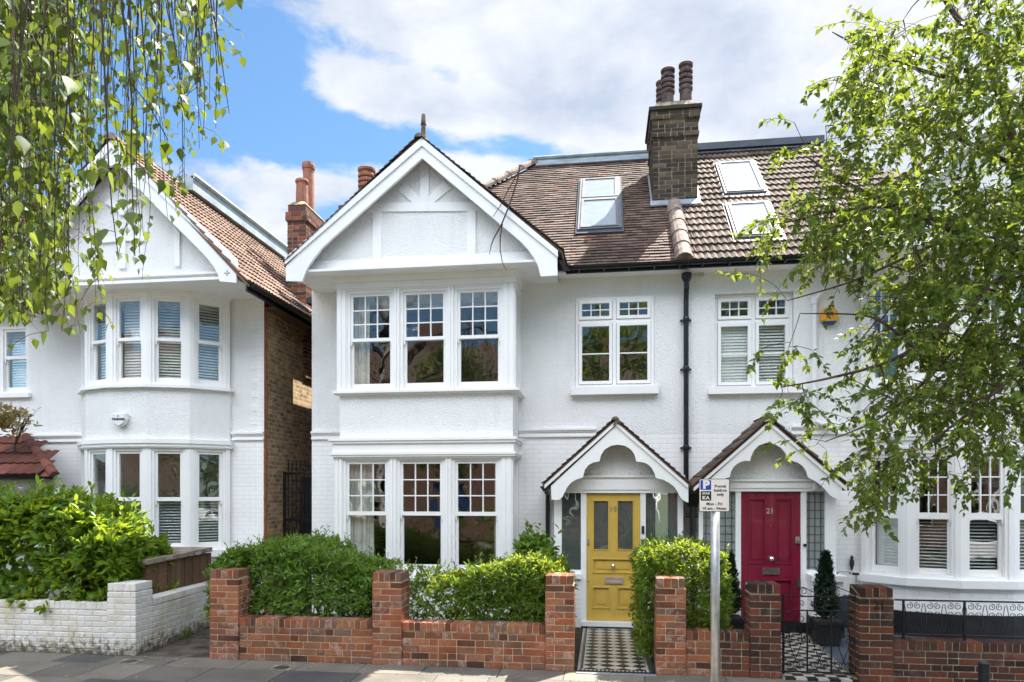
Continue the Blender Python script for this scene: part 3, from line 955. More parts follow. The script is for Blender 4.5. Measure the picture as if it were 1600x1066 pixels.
def skylight(root, quad, split=False):
    P = [on_roof(*q, lift=.08) for q in quad]
    x0 = (P[0].x + P[3].x) / 2; x1 = (P[1].x + P[2].x) / 2
    kk = [((p.y + .08 * SP) - YE) / CP for p in P]
    k1 = (kk[0] + kk[1]) / 2; k0 = (kk[2] + kk[3]) / 2
    f = M(Tr).ring(x0, x1, k0, k1, .04, -.075, .0)
    s = M(Tr); g = M(Tr); bl = M(Tr)
    parts = [(k0 + .04, k1 - .04)]
    if split:
        km = k0 + (k1 - k0) * .56; f.box(x0 + .04, x1 - .04, -.08, 0, km - .04, km + .04); parts = [(k0 + .04, km - .04), (km + .04, k1 - .04)]
    w = f.build('skylight', SKYFR, root)
    for a, b in parts:
        s.ring(x0 + .043, x1 - .043, a + .003, b - .003, .045, -.09, -.03)
        g.add([(x0 + .088, -.08, a + .048), (x1 - .088, -.08, a + .048), (x1 - .088, -.08, b - .048), (x0 + .088, -.08, b - .048)], [(0, 1, 2, 3)])
        bl.box(x0 + .088, x1 - .088, -.072, -.066, a + .048, b - .048)
    s.build('sash', SKYFR, w); g.build('pane', ROOFGL, w); bl.build('blind', SKYSHEEN, w)  # the last is a pale panel added under the glass as painted sky reflection
    fl = M(Tr).ring(x0 - .035, x1 + .035, k0 - .11, k1 + .035, .034, -.05, -.03, wb=.109, wt=.034)
    fl.build('flashing', DARKM, w)
    return w


skylight(H19, [(907, 278), (968, 276), (971, 357), (903, 355)], True)

# porch -----------------------------------------------------------------------
def make_porch(root, c, ox, oy, sc, outer, arch, apex, endl, endr, posts, beam, tymp, tile, tw, gauge, roll, ridge):
    pp = lambda pts: pxpoly(pts, YP, ox, oy, sc)
    O = pp(outer + arch)
    m = M().prism(O, YP, YP + .045)
    ap, el, er = pp([apex, endl, endr])
    hw = max(ap[0] - el[0], er[0] - ap[0]); dr = ap[1] - (el[1] + er[1]) / 2; xc = (el[0] + er[0]) / 2
    m.prism([(xc, ap[1] - .025), (xc + hw, ap[1] - dr - .02), (xc + hw, ap[1] - dr - .075), (xc, ap[1] - .08), (xc - hw, ap[1] - dr - .075), (xc - hw, ap[1] - dr - .02)], YP - .025, YP)
    bgd = m.build('porch_bargeboard', TRIM, root)
    # structure behind: head beam, posts, tympanum
    zb0, zb1 = Z(c, beam[1], YD), Z(c, beam[0], YD)
    xs = [X(u, YD) for u in posts]
    m = M()
    for a, b in zip(xs[0::2], xs[1::2]): m.box(a, b, YD, YD + .1, .1, zb0)
    m.box(xs[0], xs[-1], YD - .02, YD + .1, zb0, zb1); m.box(xs[0] - .02, xs[-1] + .02, YD - .06, YD + .1, zb1, zb1 + .03)
    m.box(xs[0] + .1, xs[-1] - .1, YD - .035, YD - .02, zb0 + .05, zb1 - .03)
    m.build('porch_frame', TRIM, root)
    zt = ap[1] - .08
    ha = (zt - zb1 - .03) * hw / dr
    xt0, xt1 = max(xc - ha, xs[0] - .1), min(xc + ha, xs[-1] + .1)
    M().prism([(xt0, zb1 + .03), (xt1, zb1 + .03), (xc, zt)], YD + .02, YD + .09).build('porch_tympanum', DASH, root)
    rf = gable_roof(root, xc, ap[1] + .02, hw + .03, dr + .03, YP - .05, YW + .02, tile, 'porch_roof', tw, gauge, roll, th=.012, ridge=ridge, rr0=.045 if not roll else .09)
    return xs, zb0


c6 = 2.504
outer = [(52, 300), (312, 58), (572, 280), (590, 305), (590, 365)]
arch = [(572, 357), (558, 343), (548, 322), (535, 303), (515, 287), (490, 274), (463, 268), (458, 250), (446, 228), (430, 213), (410, 206), (386, 204), (380, 178), (366, 157), (342, 142), (315, 137), (286, 142), (262, 157), (248, 178), (242, 203), (218, 207), (198, 218), (185, 236), (177, 266), (150, 274), (130, 287), (115, 305), (105, 325), (97, 342), (84, 354), (54, 353)]
xs19, zb19 = make_porch(H19, 958, 840, 640, c6, outer, arch, (312, 40), (35, 303), (580, 275), (866, 877.6, 907.6, 916.3, 1000.7, 1009, 1059, 1067.5), (746, 770.5), None, TILE_A, .165, .1, 0, MOSSY)
M().prism(pxpoly([(295, 62), (310, 28), (328, 58), (312, 50)], YP - .03, 840, 640, c6), YP - .06, YP + .06).build('porch_finial', MOSSY, H19)
# sidelights: glass and the dwarf walls below them
m = M(); zl = Z(892, 891, YD); zr = zl
m.box(xs19[1], xs19[2], YD + .02, YD + .08, zl - .05, zl); m.box(xs19[0] - .02, xs19[2] + .01, YD - .10, YD + .1, zl - .12, zl - .05)
m.build('sidelight_sill', TRIM, H19); m = M(); m.box(xs19[5], xs19[6], YD + .02, YD + .08, zr - .05, zr); m.box(xs19[5] - .01, xs19[7] + .02, YD - .10, YD + .1, zr - .12, zr - .05)
m.build('sidelight_sill', TRIM, H19)
for a, b in ((xs19[1], xs19[2]), (xs19[5], xs19[6])): M().add([(a, YD + .05, zl), (b, YD + .05, zl), (b, YD + .05, zb19), (a, YD + .05, zb19)], [(0, 1, 2, 3)]).build('sidelight_pane', FROST, H19)
for a, b, c in ((xs19[0] + .01, xs19[2], xs19[0]), (xs19[5], xs19[7] - .01, xs19[6])): M().box(a, b, YD - .05, YD + .1, 0, zl - .12).box(c + .005, c + .09, YD + .1, YW, 0, zb19).build('porch_wall', PBRICK, H19)
dr, rec, dx = panel_door(H19, 916.3, 1000.7, 771.6, 971, YD, YELLOW, [(925.6, 991.3, 873, 896), (925.6, 953.3, 917.7, 951.5), (963.9, 991.3, 917.7, 951.5)], [(926.8, 951.4, 782, 860), (964.3, 990, 782, 860)])
for r in rec[3:]: M().add([(r[0], YD + .052, r[2]), (r[1], YD + .052, r[2]), (r[1], YD + .052, r[3]), (r[0], YD + .052, r[3])], [(0, 1, 2, 3)]).build('door_pane', FROST, dr)
dm = lambda u, v: at(u, v, YD)
p = dm(958, 884); M().lathe([(.0, -.045), (.024, -.042), (.034, -.028), (.034, -.016), (.022, .0), (.016, .03), (.03, .045)], (p.x, YD + .0, p.z), 14, 'y').build('door_knob', CHROME, dr, smooth=True)
a, b = dm(944.4, 912.3), dm(973.7, 902); m = M().box(a.x, b.x, YD + .012, YD + .035, a.z, b.z); m.ring(a.x + .02, b.x - .02, a.z + .018, b.z - .018, .008, YD + .006, YD + .02); m.build('letter_plate', BRASSY, dr)
p = dm(958.3, 796); text_obj('door_number', '19', .125, CHROME, dr, (p.x, YD + .026, p.z), bold=.002)
p = dm(918.3, 846.5); M().box(p.x - .022, p.x + .022, YD + .01, YD + .035, p.z - .045, p.z + .045).lathe([(.014, -.02), (.014, .02)], (p.x, YD + .012, p.z), 10, 'y').build('door_lock', CHROME, dr)
p = dm(918.5, 908); M().lathe([(.012, 0), (.012, .03)], (p.x, YD + .015, p.z), 10, 'y').build('keyhole', CHROME, dr)
p = dm(1004.5, 828); m = M().box(p.x - .02, p.x + .02, YD - .02, YD, p.z - .06, p.z + .06); m.build('doorbell', BLACKP, H19, bevel=.006)
m = M().box(dx[0] - .08, dx[1] + .08, YD - .06, YD + .12, .04, dx[2] - .004); m.build('door_threshold', TRIM, H19)

# chimney on the party wall -----------------------------------------------------
CH = H19
cx0, cx1 = X(1020, 12.3), X(1090, 12.3)
m = M()
bricks(m, cx0, cx1, 12.3, 13.35, 6.6, 8.34, g=.012)
bricks(m, cx0 - .025, cx1 + .025, 12.275, 13.375, 8.34, 8.42, g=.012)
bricks(m, cx0 - .012, cx1 + .012, 12.288, 13.362, 8.42, 8.65, g=.012)
bricks(m, cx0 - .04, cx1 + .04, 12.26, 13.39, 8.65, 8.80, g=.012)
m.box(cx0 - .07, cx1 + .07, 12.23, 13.42, 8.80, 8.86)
CHM = m.build('chimney', [SBRICK, MORTD], CH)
m = M().hexa([(cx0 - .0, 12.28, 8.86), (cx1 + .02, 12.28, 8.86), (cx1 + .02, 13.37, 8.86), (cx0, 13.37, 8.86), (cx0 + .1, 12.42, 9.03), (cx1 - .1, 12.42, 9.03), (cx1 - .1, 13.2, 9.03), (cx0 + .1, 13.2, 9.03)])
m.build('chimney_flaunching', FLAUNCH, CHM)
for u, y, vt, r, mt, kd in ((1043.5, 12.62, 109, .115, TERRAD, 'louvre'), (1071.5, 12.62, 100, .115, TERRAD, 'louvre'), (1034, 13.05, 128, .10, TERRAD, 'louvre')):
    pot(CHM, X(u, y), y, 8.93, Z(u, vt, y), r, mt, kd)
m = M(Tr); kf = (12.3 - YE) / CP
m.box(cx0 - .05, cx1 + .04, -.07, -.045, kf - .16, kf + .04); m.box(cx0 - .035, cx0 - .004, -.06, -.035, kf + .04, kf + 1.3); m.box(cx1 + .004, cx1 + .05, -.07, -.045, kf + .04, kf + 1.1)
m.build('chimney_flashing', LEAD, CHM)
m = halftiles(M(), (PARTY - .05, YE - .06, ZE - .0), (PARTY - .05, YE + (kf - .05) * CP, ZE + (kf - .05) * SP), .125, .42, up=(0, -1, 1)); m.build('party_tile', BONNET, R19)
# pot of the stack hidden behind the gable
m = M(); bricks(m, -4.95, -4.35, 12.35, 13.2, 5.5, 7.5); c2 = m.build('chimney', [OBRICK, MORTD], H19)
pot(c2, X(573, 12.75), 12.75, 7.5, Z(573, 264, 12.75), .155, TERRA, 'louvre')

# rainwater goods ---------------------------------------------------------------
def halfgutter(m, A, B, r=.062):
    A, B = Vector(A), Vector(B); d = (B - A).normalized(); s = d.cross(Vector((0, 0, 1))).normalized()
    vs = []; n = 7
    for P in (A, B):
        for q in range(n):
            t = math.pi * q / (n - 1); vs.append(P + s * r * math.cos(t) - Vector((0, 0, 1)) * r * math.sin(t))
        for q in range(n):
            t = math.pi * q / (n - 1); vs.append(P + s * (r - .008) * math.cos(t) - Vector((0, 0, 1)) * (r - .008) * math.sin(t))
    k = 2 * n
    fs = [(q, q + 1, q + 1 + k, q + k) for q in range(n - 1)] + [(n + q, n + q + k, n + q + 1 + k, n + q + 1) for q in range(n - 1)]
    fs += [(0, k, k + n, n), (n - 1, 2 * n - 1, k + 2 * n - 1, k + n - 1), tuple(range(n)), tuple(range(k, k + n))]
    m.add(vs, fs)


gy, gz = 10.64, 5.585
m = M(); g0 = X(884, gy)
halfgutter(m, (g0, gy, gz), (PARTY, gy, gz + .01)); m.box(g0, PARTY, 10.70, 10.73, gz - .09, gz + .02)
ga = at(878, 402, 10.2); m.tube([ga, at(882, 414, 10.45), (g0 + .05, gy, gz - .02)], .055, 8)
for i in range(5): xx = g0 + .2 + i * .38; m.box(xx, xx + .02, gy - .066, gy + .08, gz - .085, gz - .06)
m.build('gutter', BLACK, H19)
M().box(-5.12, W19L, 11.3, 17, 5.36, 5.46).build('flank_eaves', BLACK, H19)
m = M().box(W19L, PARTY, 10.73, YW, gz - .06, gz - .03); m.build('eaves_board', TRIM, H19)
px_ = X(1072, 10.97); m = M()
m.lathe([(.04, -.1), (.04, 0), (.075, .06), (.08, .1), (.08, .14)], (px_, 10.9, gz - .24), 10)
m.tube([(px_, 10.9, gz - .2), (px_, 10.95, gz - .4), (px_, 10.97, gz - .5), (px_, 10.97, Z(1072, 760, 10.97))], .04, 10)
for v in (577, 700, 500): zc = Z(1072, v, 10.97); m.lathe([(.05, -.04), (.055, -.02), (.055, .02), (.05, .04)], (px_, 10.97, zc), 10); m.box(px_ - .085, px_ + .085, 11.0, 11.03, zc - .015, zc + .015)
hx, hy = X(1082, 10.55), 10.55
m.tube([(px_, 10.97, Z(1072, 758, 10.97)), (px_ + .02, 10.8, 2.16), (hx, hy, 2.16)], .04, 8)
m.box(hx - .14, hx + .13, hy - .11, hy + .11, 2.05, 2.16); m.hexa([(hx - .06, hy - .05, 1.86), (hx + .06, hy - .05, 1.86), (hx + .06, hy + .05, 1.86), (hx - .06, hy + .05, 1.86), (hx - .12, hy - .1, 2.05), (hx + .12, hy - .1, 2.05), (hx + .12, hy + .1, 2.05), (hx - .12, hy + .1, 2.05)])
m.tube([(hx, hy, 1.88), (hx, hy, .05)], .042, 10)
for z in (1.7, 1.74): m.box(hx - .1, hx + .1, hy - .02, hy + .02, z, z + .02)
m.build('downpipe', BLACK, H19)
m = M(); q0 = at(850, 764, 10.3); q1 = at(856, 775, 10.6)
m.tube([q0, q0 + Vector((-.0, .15, -.02)), (q0.x, YW - .09, q0.z - .08), (q0.x, YW - .06, q0.z - .2), (q0.x, YW - .06, .1)], .035, 8)
halfgutter(m, (q0.x + .0, YP, q0.z + .04), (q0.x + .0, YW, q0.z + .04), .05)
m.build('porch_downpipe', BLACK, H19)

# ================================================================== HOUSE WITH THE RED DOOR
H21 = thing('semidetached_house', 'white house with a crimson front door and a curved bay behind the street tree', 'house', (3.6, YW, 0))
XE = 7.5
c1f = lambda x, y: (860 + x / 3.552, 400 + y / 3.552)
wo = [X(c1f(912, 0)[0], YW), X(c1f(1352, 0)[0], YW)]; wz = [Z(1180, 606, YW), Z(1180, 457, YW)]
bow = [(3.885, 10.97), (4.353, 10.52), (4.966, 10.3), (5.655, 10.3), (6.268, 10.52), (6.735, 10.97)]
pdx = (X(1098.5, YD), X(1306, YD))
M().walls(PARTY, XE, 3.0, ZE + .05, YW, YW + .25, [(wo[0], wo[1], wz[0], wz[1]), (4.1, 6.55, 3.5, 5.3)]).build('upper_wall', DASH, H21)
M().walls(PARTY, XE, 0, 3.0, YW, YW + .25, [(4.1, 6.55, .9, 2.7), (pdx[0] + .1, pdx[1] - .1, .12, 2.45)]).build('lower_wall', PBRICK, H21)
M().box(XE - .24, XE, YW + .25, 17, 0, ZE).build('flank_wall', FARBR, H21)
shell(H21, PARTY, XE - .1, YW + .1, 15.5, ZE)
m = M(); string_course(m, X(1236, YW), 3.9); m.build('string_course', TRIM, H21)
zt = Z(1180, 499, YW)
casement(H21, T_front(YW), (wo[0] + .004, wo[1] - .004, wz[0] + .004, wz[1] - .004), X(860 + 1125 / 3.552, YW + .1), zt, .09, True,
         [(wo[0] + .08, X(1173, YW), 1.25), (X(1181, YW), wo[1] - .08, .9)], .05)
M().box(X(1107, 10.95), X(1257, 10.95), 10.95, YW + .01, Z(1180, 614.5, 10.95), wz[0]).build('window_sill', TRIM, H21)


def bowbay(root, pts, zu, zg, bars, hu, hg, blinds, sill_z, plinth, cor_top=5.45):
    """two storeys of a five-facet bow; zu / zg are the glass heights of upper and ground windows"""
    wins = {}; winsg = {}
    for i, (a, b) in enumerate(zip(pts[:-1], pts[1:])):
        L = math.hypot(b[0] - a[0], b[1] - a[1]); mg = .155 if i in (1, 2, 3) else .16
        bu, bgd = blinds(i)
        wins[i] = [((mg, L - mg) + zu, dict(bars=bars, blind=bu))]
        winsg[i] = [((mg, L - mg) + zg, dict(bars=bars, blind=bgd))]
    bay_front(root, pts, hu[0], hu[1], wins, pil=False); bay_front(root, pts, hg[0], hg[1], winsg, pil=False)
    m = M()
    for z0, z1, d in ((hu[1], hu[1] + .04, .03), (hu[1] + .04, cor_top, .012)): bayslab(m, pts, d, z0, z1)
    m.build('bay_cornice', TRIM, root); m = M()
    h = hg[1]; t = 2.95
    for z0, z1, d in ((h, h + .03, .03), (h + .03, t - .12, .012), (t - .12, t - .07, .04), (t - .07, t, .06)): bayslab(m, pts, d, z0, z1)
    m.build('bay_cornice', TRIM, root)
    m = M(); bayslab(m, pts, .06, hu[0] - .05, hu[0]); m.build('bay_sill', TRIM, root); m = M(); bayslab(m, pts, .07, hg[0] - .11, hg[0]); m.build('bay_sill', TRIM, root)
    m = M(); bayslab(m, pts, -.015, t, hu[0] - .05); m.build('bay_panel', DASH, root)
    m = M(); bayslab(m, pts, -.015, plinth, hg[0] - .11); m.build('bay_wall', PBRICK, root)
    if plinth > 0:
        m = M(); bayslab(m, pts, .005, 0, plinth); m.box(PARTY + .4, pts[0][0], YW - .02, YW, 0, plinth); m.build('bay_plinth', BLACKP, root)


zg21 = (Z(1543, 891, 10.36), Z(1543, 812, 10.36), Z(1543, 802, 10.36), Z(1543, 717, 10.36))
zu21 = (3.8, 4.45, 4.5, 5.15)
bowbay(H21, bow, zu21, zg21, (3, 3), (3.65, 5.28), (zg21[0] - .14, zg21[3] + .16), lambda i: (None, ((0, .5, 1.3) if i in (0,) else (0, .47, .25))), 0, .36)
# gable over the bow (mirrors its neighbour)
sh = 5.31
mir = lambda x: sh * 2 - (x - GX + sh) if False else sh - (x - GX)
m = M().prism([(mir(x), z) for x, z in bb], 9.91, 9.96); m.prism([(mir(x), z) for x, z in m2], 9.885, 9.912); m.build('bargeboard', TRIM, H21)
M().prism([(mir(x), z) for x, z in gw], 10.143, 10.34).build('gable_wall', DASH, H21)
m = M(); m.box(sh - 1.9, sh + 1.9, 10.115, 10.17, gzb - .02, (tb[0][1] + tb[1][1]) / 2); m.build('gable_timber', TRIM, H21)
M().box(sh - 2.05, sh + 2.05, 9.96, YW, gzb - .015, gzb + .02).build('soffit', TRIM, H21)
gable_roof(H21, sh, GZ + .02, 2.13, 1.80, 9.87, 12.9, TILE_B, tw=.2, gauge=.26, roll=.02, th=.02)
R21 = main_roof(H21, PARTY + .06, 7.3, 1, TILE_B, .2, .25, .022, sh, .02)
m = M().box(1.55, 4.2, 13.95, 17, ZE + 3.1, ZE + 3.36); m.box(1.5, 4.25, 13.88, 13.95, ZE + 3.25, ZE + 3.38); m.build('flat_dormer', DARKM, R21)
M(Tr).box(1.66, 4.0, -.07, -.045, LR - .07, LR + .02).build('ridge_flashing', LEAD, R21)
skylight(H21, [(1118, 252), (1180, 250), (1197, 298), (1132, 301)])
skylight(H21, [(1136, 316), (1203, 313), (1222, 365), (1146, 371)])

outer = [(95, 300), (352, 55), (640, 285), (640, 348)]
arch = [(622, 349), (604, 343), (590, 333), (578, 318), (562, 300), (540, 282), (508, 266), (500, 240), (486, 220), (466, 207), (440, 199), (428, 197), (420, 172), (402, 150), (375, 135), (345, 130), (315, 140), (296, 160), (285, 182), (281, 202), (262, 200), (238, 207), (218, 222), (206, 242), (200, 265), (172, 272), (150, 290), (138, 315), (128, 345), (110, 352), (95, 350)]
xs21, zb21 = make_porch(H21, 1204, 1060, 640, 2.503, outer, arch, (352, 40), (62, 310), (655, 288), (1092, 1098.5, 1149.5, 1157.8, 1251.5, 1260, 1289.5, 1306), (752, 768), None, TILE_B, .2, .2, .02, MOSSY)
zl = Z(1275, 891, YD)
m = M()
m.box(xs21[1], xs21[2], YD + .02, YD + .08, zl - .05, zl); m.box(xs21[0] - .02, xs21[2] + .01, YD - .3, YD + .02, zl - .13, zl - .05)
m.build('sidelight_sill', TRIM, H21); m = M(); m.box(xs21[5], xs21[6], YD + .02, YD + .08, zl - .05, zl); m.box(xs21[5] - .01, xs21[7] + .06, YD - .3, YW, zl - .13, zl - .05)
m.build('sidelight_sill', TRIM, H21)
for a, b in ((xs21[1], xs21[2]), (xs21[5], xs21[6])):
    m = M(); ld = M(); m.add([(a, YD + .05, zl), (b, YD + .05, zl), (b, YD + .05, zb21), (a, YD + .05, zb21)], [(0, 1, 2, 3)])
    n = max(2, round((b - a - .08) / .105)); pw = (b - a - .1) / n
    for i in range(n + 1): xx = a + .05 + i * pw; ld.box(xx - .005, xx + .005, YD + .042, YD + .056, zl, zb21)
    nz = 9; ph = (zb21 - zl - .08) / nz
    for j in range(nz + 1): zz = zl + .04 + j * ph; ld.box(a, b, YD + .044, YD + .054, zz - .005, zz + .005)
    m = m.build('sidelight_pane', LEADED, H21); ld.build('leading', DARKM, m)
for a, b, c in ((xs21[0] + .01, xs21[2], xs21[0]), (xs21[5], xs21[7] + .02, xs21[6] + .005)): M().box(a, b, YD - .26, YD + .1, .3, zl - .13).box(c + .005, c + .12, YD + .1, YW, 0, zb21).build('porch_wall', PBRICK, H21)
for a, b in ((xs21[0] + .005, xs21[2]), (xs21[5], xs21[7] + .03)): M().box(a, b, YD - .27, YD, 0, .3).build('porch_plinth', BLACKP, H21)
dr, rec, dx = panel_door(H21, 1157.8, 1251.5, 769, 971, YD, REDP, [(1169, 1197, 779, 881.5), (1211, 1239, 779, 881.5), (1169, 1197, 906, 957), (1211, 1239, 906, 957)])
p = dm(1205, 873); M().lathe([(.0, -.045), (.026, -.042), (.038, -.028), (.038, -.016), (.024, .0), (.016, .03), (.034, .045)], (p.x, YD, p.z), 14, 'y').build('door_knob', CHROME, dr, smooth=True)
a, b = dm(1192, 898), dm(1218.8, 888); m = M().ring(a.x, b.x, a.z, b.z, .022, YD + .012, YD + .035); m.box(a.x + .022, b.x - .022, YD + .02, YD + .033, a.z + .022, b.z - .022); m.build('letter_plate', CHROME, dr)
p = dm(1204, 799); text_obj('door_number', '21', .115, CHROME, dr, (p.x, YD + .026, p.z), bold=.004)
p = dm(1246.8, 844); M().box(p.x - .035, p.x + .035, YD + .005, YD + .035, p.z - .05, p.z + .05).lathe([(.018, -.02), (.018, .02)], (p.x, YD + .0, p.z - .01), 10, 'y').build('door_lock', CHROME, dr)
p = dm(1248, 911); M().box(p.x - .022, p.x + .022, YD + .005, YD + .035, p.z - .07, p.z + .07).build('door_handle', CHROME, dr)
p = dm(1204.5, 821.5); M().lathe([(.008, 0), (.008, .02)], (p.x, YD + .018, p.z), 8, 'y').build('spyhole', CHROME, dr)
p = dm(1257.5, 852); m = M().lathe([(.02, -.02), (.024, -.01), (.024, .01)], (p.x, YD - .01, p.z), 10, 'y'); m.build('doorbell', BLACKP, H21)
p = dm(1272.5, 760); m = M().lathe([(.05, 0), (.05, .06), (.03, .1)], (p.x, YD - .07, p.z - .05), 12); m.build('porch_light', WHITEP, H21)
M().box(dx[0] - .08, dx[1] + .08, YD - .05, YD + .12, .03, dx[2] - .004).build('door_threshold', BLACKP, H21)
p = at(1198, 695, YD - .05); M().lathe([(.03, 0), (.03, .07)], (p.x, YD - .05, p.z), 8).build('porch_sensor', DARKM, H21)
m = M(); halfgutter(m, (PARTY + .004, gy, gz + .01), (3.22, gy, gz + .02)); m.box(PARTY + .004, 3.2, 10.70, 10.73, gz - .08, gz + .03)
for i in range(5): xx = PARTY + .2 + i * .4; m.box(xx, xx + .02, gy - .066, gy + .08, gz - .075, gz - .05)
m.build('gutter', BLACK, H21)
M().box(PARTY, XE, 10.73, YW, gz - .06, gz - .03).build('eaves_board', TRIM, H21)
m = M(); P = [at(1310, 415, 10.9), at(1273, 470, 10.98), at(1272, 655, 10.98), at(1278, 660, 10.96), at(1310, 676, 10.9)]
m.tube(P, .036, 10)
for v in (470, 612, 655): q = at(1272.5, v, 10.98); m.lathe([(.048, -.05), (.048, .05)], q, 10)
m.build('waste_pipe', WHITEP, H21)
a, b = at(1086, 432, YW), at(1099, 420, YW); M().box(a.x, b.x, YW - .04, YW, a.z, b.z).build('vent_box', CREAMP, H21, bevel=.006)

# ================================================================== HOUSE ON THE LEFT
H17 = thing('semidetached_house', 'white house on the left with a round bow bay and a brown brick flank', 'house', (-8.5, YW, 0))
XF, XL = -5.76, -13.0
BX = -7.75
bow = [(BX + d, y) for d, y in ((-1.41, 10.97), (-.955, 10.52), (-.34, 10.3), (.34, 10.3), (.955, 10.52), (1.41, 10.97))]
lw = (X(8, YW), X(38, YW))
lo = (lw[0] - .088, lw[1] + .088, 3.75, 5.15)
M().walls(XL, XF - .012, 3.0, 5.6, YW, YW + .25, [(BX - 1.2, BX + 1.2, 3.9, 5.35), (lo[0], lo[1], Z(20, 605, YW) - .12, Z(20, 518, YW) + .09)]).build('upper_wall', DASH, H17)
M().walls(XL, XF - .012, 0, 3.0, YW, YW + .25, [(BX - 1.2, BX + 1.2, 1.0, 2.8)]).build('lower_wall', PBRICK, H17)
zq = Z(20, 605, YW) + .005
sash(H17, T_front(YW - .02), (lw[0], lw[1], zq, Z(20, 561, YW), Z(20, 556, YW), Z(20, 518, YW)), None, (0, 1, 1.0))
M().box(lo[0] - .06, lo[1] + .06, YW - .07, YW + .02, zq - .2, zq - .125).build('window_sill', TRIM, H17)
zu17 = (Z(204, 590, 10.36), Z(204, 533, 10.36), Z(204, 528, 10.36), Z(204, 471, 10.36))
zg17 = (Z(204, 849, 10.36), Z(204, 783, 10.36), Z(204, 777, 10.36), Z(204, 709, 10.36))
bowbay(H17, bow, zu17, zg17, None, (Z(204, 601, 10.3), zu17[3] + .13), (zg17[0] - .13, zg17[3] + .1), lambda i: ((0, 1, 1.05 if i < 3 else .75), (0, .48, .3)), 0, 0, 5.48)
m = M(); string_course(m, XL, bow[0][0]); m.build('string_course', TRIM, H17); m = M(); string_course(m, bow[-1][0], XF); m.build('string_course', TRIM, H17)
m = M()
for i in range(20):
    a = XF - (.23 if i % 2 else .12); m.box(a, XF, YW - .008, YW + .02, 3.12 + i * .118, 3.12 + (i + 1) * .118 - (.0 if i % 2 == 0 else .0))
m.build('quoin', PBRICK, H17)
M().box(XF - .24, XF - .002, YW + .25, 17, 0, 5.5).box(XF - .24, XF - .002, YW + .002, YW + .25, 0, 5.5).build('flank_wall', SIDEBR, H17)
m = M()
for i in range(46):
    b = YW + .125 + RND.uniform(-.006, .006); m.box(XF - .004, XF + .003, YW + .001, b, .0 + i * .118, (i + 1) * .118)
m.build('brick_quoin', ORBR, H17)
shell(H17, XL, XF - .1, YW + .1, 15.5, 5.5)
# gable
c1 = lambda pts, Y: pxpoly(pts, Y, 0, 200, 2.665)
gcx = X(178, 9.95)
half_r = c1([(475, 62), (990, 560), (990, 648), (920, 642), (912, 610), (895, 580), (868, 545), (820, 495), (737, 412), (650, 325), (590, 262), (560, 245), (553, 215), (540, 190), (520, 172), (500, 164), (475, 161)], 9.95)
full = half_r + [(2 * gcx - x, z) for x, z in half_r[::-1]][1:-1]
m = M().prism(full, 9.91, 9.96)
e = c1([(475, 54), (994, 552), (994, 588), (475, 90)], 9.95)
m.prism(e[:3] + [e[3]] + [(2 * gcx - x, z) for x, z in (e[2], e[1])], 9.885, 9.912)
p = c1([(952, 608)], 9.95)[0]
m.build('bargeboard', TRIM, H17)
m = M()
for a in (0, 1, 2, 3):
    dx_, dz_ = ((.02, .055), (.055, .02))[0] if a % 2 else (.055, .02)
m.box(p[0] - .045, p[0] - .012, 9.904, 9.911, p[1] - .005, p[1] + .005); m.box(p[0] + .012, p[0] + .045, 9.904, 9.911, p[1] - .005, p[1] + .005)
m.box(p[0] - .005, p[0] + .005, 9.904, 9.911, p[1] + .012, p[1] + .045); m.box(p[0] - .005, p[0] + .005, 9.904, 9.911, p[1] - .045, p[1] - .012)
m.build('bargeboard_cross', DARKM, H17)
gz17 = Z(300, 441, 10.1)
gt = c1([(475, 120), (985, 600)], 10.16)
hw17 = gt[1][0] - gcx
M().prism([(gcx, gt[0][1]), (gcx + hw17, gt[1][1]), (gcx + hw17, gz17), (gcx - hw17, gz17), (gcx - hw17, gt[1][1])], 10.16, 10.34).build('gable_wall', DASH, H17)
m = M()
zt0 = Z(300, 428, 10.1)
m.box(gcx - hw17 + .2, gcx + hw17 - .15, 10.10, 10.17, gz17, zt0); m.box(gcx - hw17 + .1, gcx + hw17 - .05, 10.06, 10.10, gz17 + .02, gz17 + .06); m.box(gcx - hw17 + .1, gcx + hw17 - .05, 10.03, 10.10, zt0 - .03, zt0)
tim = lambda pts, d=0.0: (m.prism(c1(pts, 10.13), 10.125 - d, 10.165), m.prism([(2 * gcx - x, z) for x, z in c1(pts, 10.13)], 10.1235 - d, 10.1655))
tim([(727, 415), (748, 436), (748, 575), (727, 575)]); tim([(505, 470), (522, 470), (522, 584), (505, 584)], .003)
tim([(475, 455), (600, 455), (600, 470), (475, 470)], .0); tim([(490, 345), (560, 290), (575, 305), (500, 366)], .006)
m.build('gable_timber', TRIM, H17)
M().box(gcx - hw17 - .0, gcx + hw17 + .10, 9.96, YW, gz17 - .02, gz17 + .015).build('soffit', TRIM, H17)
za = c1([(475, 50)], 9.95)[0][1] + .03
hr = XF + .32 - gcx; zer = Z(372, 424, 9.95)
zer = za - (za - zer) * hr / (c1([(990, 560)], 9.95)[0][0] - gcx)
r17 = gable_roof(H17, gcx, za, hr, za - zer, 9.87, 16.5, TILE_C, 'roof', .21, .21, .02, th=.018)
halfd = math.hypot(hr, za - zer)
Ts = lambda p, q, z: (gcx + hr - hr / halfd * z - q * (za - zer) / halfd * -1 * -1, p, zer + (za - zer) / halfd * z - q * hr / halfd)
m = M().box(gcx - .2, gcx + .3, 11.6, 16.5, za - .12, za + .14); m.tube([(gcx + .3, 11.6, za + .14), (gcx + .3, 16.5, za + .14)], .05)
m.build('ridge_box', GREYZ, r17)
m = M()
